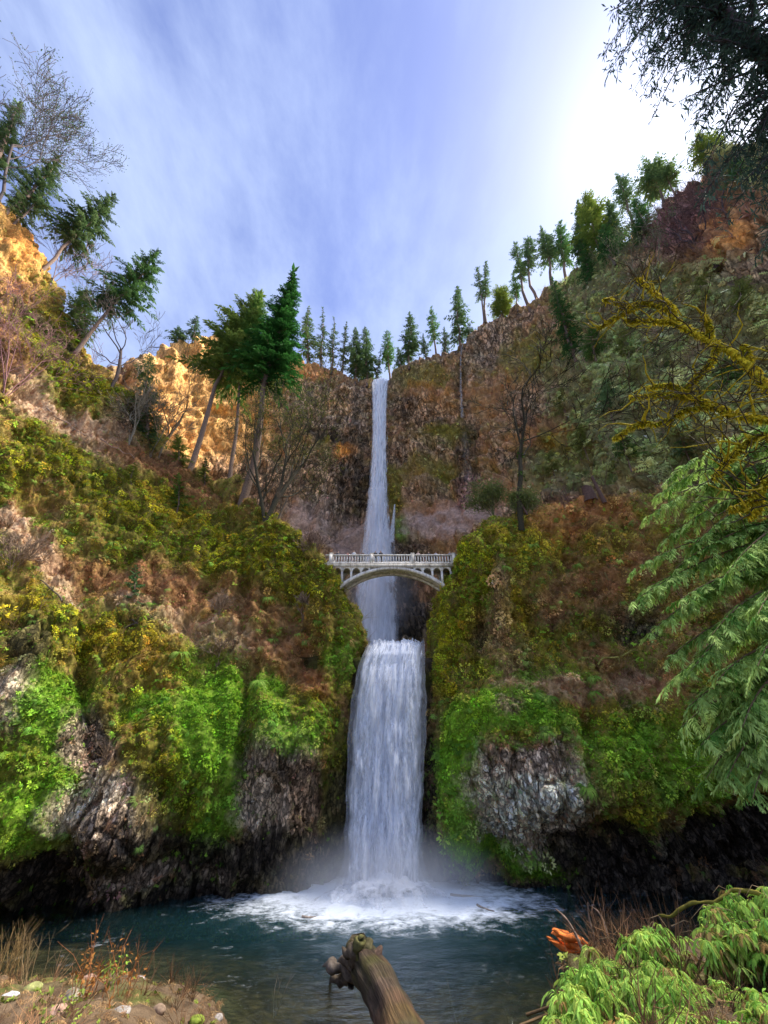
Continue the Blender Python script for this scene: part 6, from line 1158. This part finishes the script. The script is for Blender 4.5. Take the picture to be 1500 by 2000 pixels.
# -- bright bush at the bottom right
def near_bush():
    B = np.array([8.5, 10.5, float(bank_z(np.array(8.5), np.array(10.5)))]); root = empty('leafy_shrub', tuple(B)); tag(root, 'lush bright green shrub with drooping leaf clusters in the bottom right corner', 'shrub'); r = np.random.default_rng(91); cr = MB(); st = MB()
    outline = lambda px: np.interp(px, [1075, 1095, 1120, 1150, 1200, 1260, 1320, 1370, 1410, 1450, 1500, 1600], [2010, 1950, 1885, 1840, 1815, 1795, 1775, 1755, 1715, 1712, 1725, 1730])
    ga, gb = np.array([.12, .32, .03]), np.array([.50, .70, .14]); n = 1150
    cl = [(r.uniform(1090, 1640), r.random()) for _ in range(80)]+[(r.uniform(1082, 1125), r.uniform(.05, 1)) for _ in range(16)]; bump = {}
    for k in range(n):
        ci = r.integers(0, len(cl)); cx, cf = cl[ci]; up_ = bump.setdefault(ci, r.normal(0, 16)); px = max(1078, cx+r.normal(0, 20)); top = outline(px)+up_+8; py = top+cf**.85*(2080-top)+r.normal(0, 16); dep = 13.5-4.2*(py-1720)/330+r.normal(0, .3)+up_*.012
        p = P(px, py, dep)-B; gx = p[:2]+B[:2]; gz = float(bank_z(gx[0], gx[1]))-B[2]
        brown = r.random() < (.40 if px > 1330 and py > 1800 else .12); L = r.uniform(.10, .36)
        if k % 3 == 0: st.tube([np.array([p[0]+r.normal(0, .4), p[1]+r.normal(0, .3)+.2, min(gz, p[2]-.3)]), p+np.array([.1, .1, -.1]), p], [.022, .014, .008], 4, (.16, .10, .05))
        az0 = r.uniform(0, 6.28); tone = np.clip(r.normal(.55, .22), 0, 1); c0 = (ga+(gb-ga)*tone) if not brown else np.array([.33, .24, .08])*r.uniform(.5, 1.2)
        for q in range(5):
            az = az0+q*1.256+r.normal(0, .3); o = np.array([math.cos(az), math.sin(az), 0]); s = np.linspace(0, 1, 8)[:, None]; dq = r.uniform(.3, 1.1); pts = p+o*L*r.uniform(.4, .9)*s+np.array([0, 0, 1.0])*L*(r.uniform(0, .5)*s-dq*s*s); tg = unit(np.gradient(pts, axis=0)); sd = unit(np.cross(tg, o+np.array([0, 0, .3])+r.normal(0, .1, 3)))
            for g in (-1, 1): leaf_quads(cr, pts[1:], tg[1:]*.85+sd[1:]*g*.6+np.array([0, 0, -.25]), L*.34*r.uniform(.7, 1.2, 7), L*.11, .3, c0*r.uniform(.7, 1.3, (7, 1))*np.array([r.uniform(.8, 1.3), 1, 1]))
    for k in range(22):   # thin dry stems over the top
        px = r.uniform(1110, 1560); py = outline(px)+r.uniform(10, 120); p = P(px, py, 12.5)-B; d = np.array([r.normal(-.3, .5), r.normal(0, .2), r.uniform(.2, .8)]); L = r.uniform(.3, .9); st.tube([p, p+d*L*.5, p+d*L*.9+np.array([-.1, 0, -.2*L]), p+d*L*1.1+np.array([-.25, 0, -.6*L])], [.010, .008, .006, .003], 3, np.array([.30, .20, .11])*r.uniform(.6, 1.4))
    q, rr = sweep(st, np.array([P(a, b, c)-B for a, b, c in [(1500, 1752, 13), (1440, 1738, 13), (1395, 1762, 12.8), (1350, 1764, 12.7), (1310, 1788, 12.6), (1285, 1786, 12.6)]]), [.045, .04, .035, .03, .025, .012], 7, (.20, .17, .03), .5, 5, 5)
    st.build('stem', M_BARK, root); cr.build('foliage', M_LEAF, root)
near_bush()

def bank_hit(px, py):
    r_, f_, u_ = ray(px, py)
    for y in np.linspace(5, 34, 600):
        s = y/f_; z = CAMZ+u_*s
        if z < float(bank_z(r_*s, y)): return np.array([r_*s, y, float(bank_z(r_*s, y))])
    return PZ(px, py, 0)
# -- orange splintered wood at the water's edge
def wood_chunk():
    c = P(1106, 1826, 17.0); c[2] = float(bank_z(c[0], c[1]))+.30; r = np.random.default_rng(3); mb = MB()
    for j in range(16):
        y = r.uniform(-.28, .28); z = r.uniform(-.16, .16)-y*.3; L = r.uniform(.4, 1.0); t = np.linspace(0, 1, 6); x0 = -.5+r.uniform(-.1, .45)
        pts = np.stack([x0+t*L, y+.05*np.sin(t*4+j), z-.28*t*L+.03*np.sin(t*7+j)], -1); w = r.uniform(.05, .10)*np.array([.12, .7, 1, .9, .6, .08]); sweep(mb, pts, w, 5, np.array([.80, .22, .05])*r.uniform(.45, 1.15), .3, j, 2)
    o = mb.build('splintered_log', M_BARK, None, False); o.location = c; tag(o, 'bright orange splintered rotten log end beside the green shrub', 'log')
wood_chunk()

# -- sticks and twigs by the water
def sticks(name, specs, lab, cat, mat=None, col=(.20, .13, .08)):
    for k, (pl, rad, l) in enumerate(specs):
        w = [P(*p) if len(p) == 3 and p[2] > 2 else PZ(p[0], p[1], p[2]) for p in pl]; w = ([np.array([w[0][0], w[0][1], float(bank_z(w[0][0], w[0][1]))-.1])] if pl[0][2] > 2 else [])+w; mb = MB(); o0 = w[0]; sweep(mb, np.array(w)-o0, np.linspace(rad, rad*.3, len(w)), 6, col, .15, k, 4); o = mb.build(name, M_BARK, None, True); o.location = o0; tag(o, l, cat)
sticks('floating_branch', [([(880, 1748, .12), (925, 1752, .15), (955, 1753, .1)], .12, 'straight pale branch floating in front of the dark cave'), ([(932, 1768, .1), (950, 1776, .12), (966, 1780, .05)], .10, 'shorter branch floating below the straight one near the cave'), ([(590, 1791, .08), (606, 1792, .1), (618, 1790, .05)], .10, 'pale stick floating on the left part of the pool')], '', 'branch', col=(.30, .24, .19))
sticks('leaning_stick', [([(1135, 1850, 15), (1110, 1800, 15), (1085, 1775, 15)], .05, 'dry leaning stick at the water edge left of the green shrub, longest one'), ([(1160, 1830, 14.5), (1150, 1790, 14.5), (1148, 1762, 14.5)], .03, 'upright dry stick rising beside the orange log'), ([(1185, 1820, 14), (1172, 1785, 14), (1155, 1770, 14)], .03, 'thin dry stick crossing over the left shrub edge')], '', 'stick', col=(.22, .15, .11))

# -- near left bank: stones, dry grass, twiggy plants
def stone(px, py, rad, c, lab, seed):
    p = None
    for y in np.linspace(6, 32, 300):      # first hit of the view ray with the bank
        r_, f_, u_ = ray(px, py); s = y/f_; q = np.array([r_*s, y, CAMZ+u_*s])
        if q[2] < float(bank_z(q[0], q[1])): p = q; break
    if p is None: p = PZ(px, py, 0)
    bm = bmesh.new(); bmesh.ops.create_icosphere(bm, subdivisions=3, radius=1); v = np.array([q.co[:] for q in bm.verts]); f = [[w.index for w in q.verts] for q in bm.faces]; bm.free()
    v = v*(1+.28*fbm(v*1.2+seed, 3, seed))[:, None]*np.array([1.25, .9, .62])*rad; o = mesh('stone', v, np.array(f), M_BARK, None, True, np.array(c)*(1+.35*fbm(v/rad*2, 3, seed))[:, None]); o.location = p+np.array([0, 0, rad*.15]); o.rotation_euler = (0, 0, seed*1.3); tag(o, lab, 'stone', 'stones on the near bank')
for k, (px, py, rd, c, lab) in enumerate([(15, 1962, .42, (.42, .42, .44), 'pale blue grey stone at the bottom left edge'), (175, 1912, .22, (.40, .25, .19), 'small pinkish stone above the rubble at bottom left'), (110, 1985, .34, (.38, .24, .18), 'flat pink brown stone at the bottom left'), (268, 1918, .28, (.36, .30, .27), 'rounded pale stone at the right end of the rubble bank'), (232, 1985, .30, (.28, .26, .24), 'grey stone low down among the reddish twigs'), (140, 1950, .36, (.30, .27, .20), 'mossy stone in the middle of the rubble bank'), (60, 1935, .30, (.25, .26, .10), 'yellow green mossy stone near the bottom left edge'), (190, 1965, .25, (.22, .16, .11), 'brown stone beside the grey stone in the twigs'), (385, 1996, .26, (.20, .26, .04), 'vivid moss covered stone at the bottom edge left of the log'), (425, 1992, .22, (.30, .27, .25), 'small grey stone next to the moss covered stone'), (310, 1975, .24, (.24, .17, .12), 'dark brown stone between rubble bank and water'), (85, 1970, .24, (.30, .20, .14), 'rusty brown stone beside the pale blue grey stone')]):
    stone(px, py, rd, c, lab, 21+k)
def stalks(name, px, py, n, H, spread, c, lab, cat, seed, leaf=None):
    b = bank_hit(px, py); r = np.random.default_rng(seed); mb = MB(); root = empty(name, tuple(b)); tag(root, lab, cat); lf_ = MB()
    for k in range(n):
        a = r.normal(0, .25, 3)*np.array([1, 1, 0])*spread; d = np.array([r.normal(0, .3), r.normal(0, .2), 1.0]); L = H*r.uniform(.5, 1.1); cv = np.array([r.normal(0, .25), 0, 0])*L; pts = [a, a+d*L*.4, a+d*L*.75+cv*.4, a+d*L+cv]
        mb.tube(pts, [.016, .012, .008, .003], 3, np.array(c)*r.uniform(.6, 1.4))
        for q in range(2): e = pts[1+q]; g = unit(d+r.normal(0, .6, 3)); mb.tube([e, e+g*L*.2, e+g*L*.33+np.array([0, 0, .03])], [.007, .005, .002], 3, np.array(c)*r.uniform(.6, 1.3))
        if leaf is not None: m = 5; leaf_quads(lf_, np.repeat(np.array([pts[1+k % 2]]), m, 0)+r.normal(0, .08, (m, 3)), r.normal(0, 1, (m, 3)), .2, .11, .3, np.array(leaf)*r.uniform(.6, 1.3, (m, 1)))
    mb.build('stem', M_BARK, root)
    if leaf is not None: lf_.build('foliage', M_LEAF, root)
stalks('dry_grass_tuft', 10, 1905, 50, 1.9, 1.8, (.30, .20, .08), 'tall dry golden grass at the left edge by the pool', 'grass', 1)
stalks('dry_grass_tuft', 55, 1925, 12, 1.9, 1.3, (.26, .18, .09), 'sparse thin dry stalks right of the golden grass', 'grass', 2)
stalks('twiggy_plant', 195, 1955, 34, 1.9, 2.6, (.34, .13, .05), 'reddish brown twiggy plant on the near bank by the pool', 'plant', 3, (.34, .15, .04))
stalks('twiggy_plant', 215, 1925, 8, 1.0, .9, (.20, .20, .05), 'little plant with yellow green leaves beside the reddish twigs', 'plant', 4, (.24, .42, .05))
stalks('twiggy_plant', 120, 1985, 22, .9, 3.0, (.24, .14, .07), 'low brown brush at the very bottom left', 'plant', 5, (.20, .26, .05))
stalks('dry_stalk', 530, 1990, 3, 1.9, .5, (.34, .25, .18), 'pair of thin dry stalks at the bottom left of the log', 'plant', 6)
stalks('dry_stalk', 895, 2010, 4, 1.7, .8, (.30, .24, .18), 'thin dry stalks at the bottom edge right of the log', 'plant', 7)
stalks('dry_stalk', 1002, 2012, 3, 1.8, .6, (.32, .25, .18), 'thin dry stalks at the bottom edge left of the green shrub', 'plant', 8)

# -- sword ferns one can pick out
def fern_mesh(seed):
    r = np.random.default_rng(seed); mb = MB()
    for k in range(16):
        g = np.array([.12, .28, .03])+(np.array([.36, .50, .10])-np.array([.12, .28, .03]))*r.random(); frond(mb, np.zeros(3), k*2*math.pi/16+r.uniform(-.3, .3), r.uniform(.8, 1.15), r.uniform(1.1, 1.9), 14, .12, g, r)
    return mb
FM = [fern_mesh(k) for k in (1, 2, 3)]; fsrc = {}
for k, (sh, px, py, sc, lab) in enumerate([
    ('valley_side_right', 1042, 1352, 1.5, 'large sword fern on the ledge above the lichen boulder, left of a pair'), ('valley_side_right', 1072, 1362, 1.2, 'smaller sword fern right beside the large one on the ledge'), ('valley_side_right', 1155, 1352, 1.0, 'sword fern alone on the straw covered ledge right of the pair'),
    ('valley_side_right', 1100, 1415, 1.0, 'bright sword fern on the mossy edge of the lichen boulder top'), ('valley_side_right', 1066, 1428, .9, 'short sword fern left of the bright one on the boulder top'), ('valley_side_right', 1150, 1540, 1.2, 'drooping sword fern at the right side of the lichen boulder'),
    ('valley_side_right', 1125, 1100, 1.1, 'sword fern high on the rust brown slope above the dark crevices'), ('valley_side_right', 1040, 1062, 1.1, 'sword fern near the top left crest of the right buttress'), ('valley_side_right', 992, 1105, 1.1, 'pale green fern clump near the right end of the bridge'), ('valley_side_right', 925, 1345, 1.0, 'dark sword fern near the wet wall beside the lower waterfall'), ('valley_side_right', 1160, 1320, 1.0, 'sword fern hanging above the straw covered ledge'),
    ('valley_side_right', 990, 1060, .9, 'fern on the crest edge right of the bridge end'), ('valley_side_left', 505, 1330, 1.4, 'blue green fern at the top edge of the green curtain'), ('valley_side_left', 300, 1180, 1.0, 'fern in the middle of the brown litter on the left slope'), ('valley_side_left', 520, 1165, 1.2, 'fern on the ridge slope left of the bridge'), ('valley_side_left', 215, 1060, 1.1, 'dark green fern clump left on the mid slope'), ('valley_side_left', 535, 1245, 1.0, 'fern above the straw patch near the lower waterfall'), ('valley_side_left', 130, 1035, 1.1, 'fern by the pale dry grass chute at left'), ('valley_side_left', 620, 1215, 1.0, 'fern on the steep edge left of the lower waterfall top'), ('valley_side_left', 355, 1275, 1.3, 'bright fern above the left part of the green curtain')]):
    b, n = on_sheet(sh, px, py); nm = k % 3
    if nm not in fsrc: o = FM[nm].build('sword_fern', M_LEAF); fsrc[nm] = o.data
    else: o = bpy.data.objects.new('sword_fern', fsrc[nm]); link(o)
    o.location = b; z = unit(n*.55+np.array([0, 0, .75])); o.rotation_euler = Vector(z).to_track_quat('Z', 'Y').to_euler(); o.scale = (sc*1.25,)*3; tag(o, lab, 'fern', 'sword ferns on the cliffs')

# -- fallen branches and shrubs on the slopes
def fallen(sh, a, b, rad, lab, seed, c=(.11, .085, .065)):
    p0, n0 = on_sheet(sh, *a); p1, n1 = on_sheet(sh, *b); r = np.random.default_rng(seed); mb = MB(); t = np.linspace(0, 1, 7)[:, None]; pts = (p1-p0)*t+n0*.45+r.normal(0, .12, (7, 3)); sweep(mb, pts, np.linspace(rad, rad*.4, 7), 7, c, .2, seed, 3)
    for k in range(5): j = r.integers(1, 6); d = unit(n0+r.normal(0, .8, 3)); mb.tube([pts[j], pts[j]+d*.5, pts[j]+d*.95+r.normal(0, .1, 3)], [rad*.4, rad*.3, rad*.15], 4, np.array(c)*.8)
    o = mb.build('fallen_branch', M_BARK, None, True); o.location = p0; tag(o, lab, 'branch')
fallen('valley_side_left', (240, 1228), (305, 1205), .10, 'pale fallen branch in the straw patch on the left slope', 1)
fallen('valley_side_left', (262, 1205), (292, 1232), .08, 'short pale branch crossing the one in the straw patch', 2)
fallen('valley_side_left', (95, 800), (170, 850), .12, 'long grey fallen branch down the litter chute at left', 3, (.26, .20, .17))
fallen('valley_side_left', (200, 860), (265, 895), .10, 'pinkish fallen branch in the lower litter chute', 4, (.36, .24, .20))
fallen('valley_side_left', (120, 1180), (60, 1120), .10, 'pale dead branch on the dry grass at the left edge', 5)
fallen('valley_side_right', (1165, 1290), (1245, 1268), .12, 'mossy dead branch under the dark crevice on the right buttress', 6, (.26, .24, .06))
fallen('valley_side_right', (1180, 1120), (1205, 1190), .07, 'thin bare branch hanging down the right buttress', 7, (.24, .20, .08))
for k, (bx, by, tx, ty, hw, lab) in enumerate([(430, 1290, 425, 1235, 26, 'dry brown leafless bush above the green curtain'), (430, 1200, 436, 1150, 24, 'grey brown leafless bush in the middle of the left slope'), (30, 1110, 40, 1040, 30, 'pale leafless bush at the left edge of the mid slope'), (590, 1200, 600, 1150, 18, 'small leafless bush on the slope below the left bridge end')]):
    ltree(bx, by, tx, ty, hw, lab, 700+k, bare=True, trunk_r=.06, depth=5, bark=(.24, .17, .12), multi=6, minr=.028)
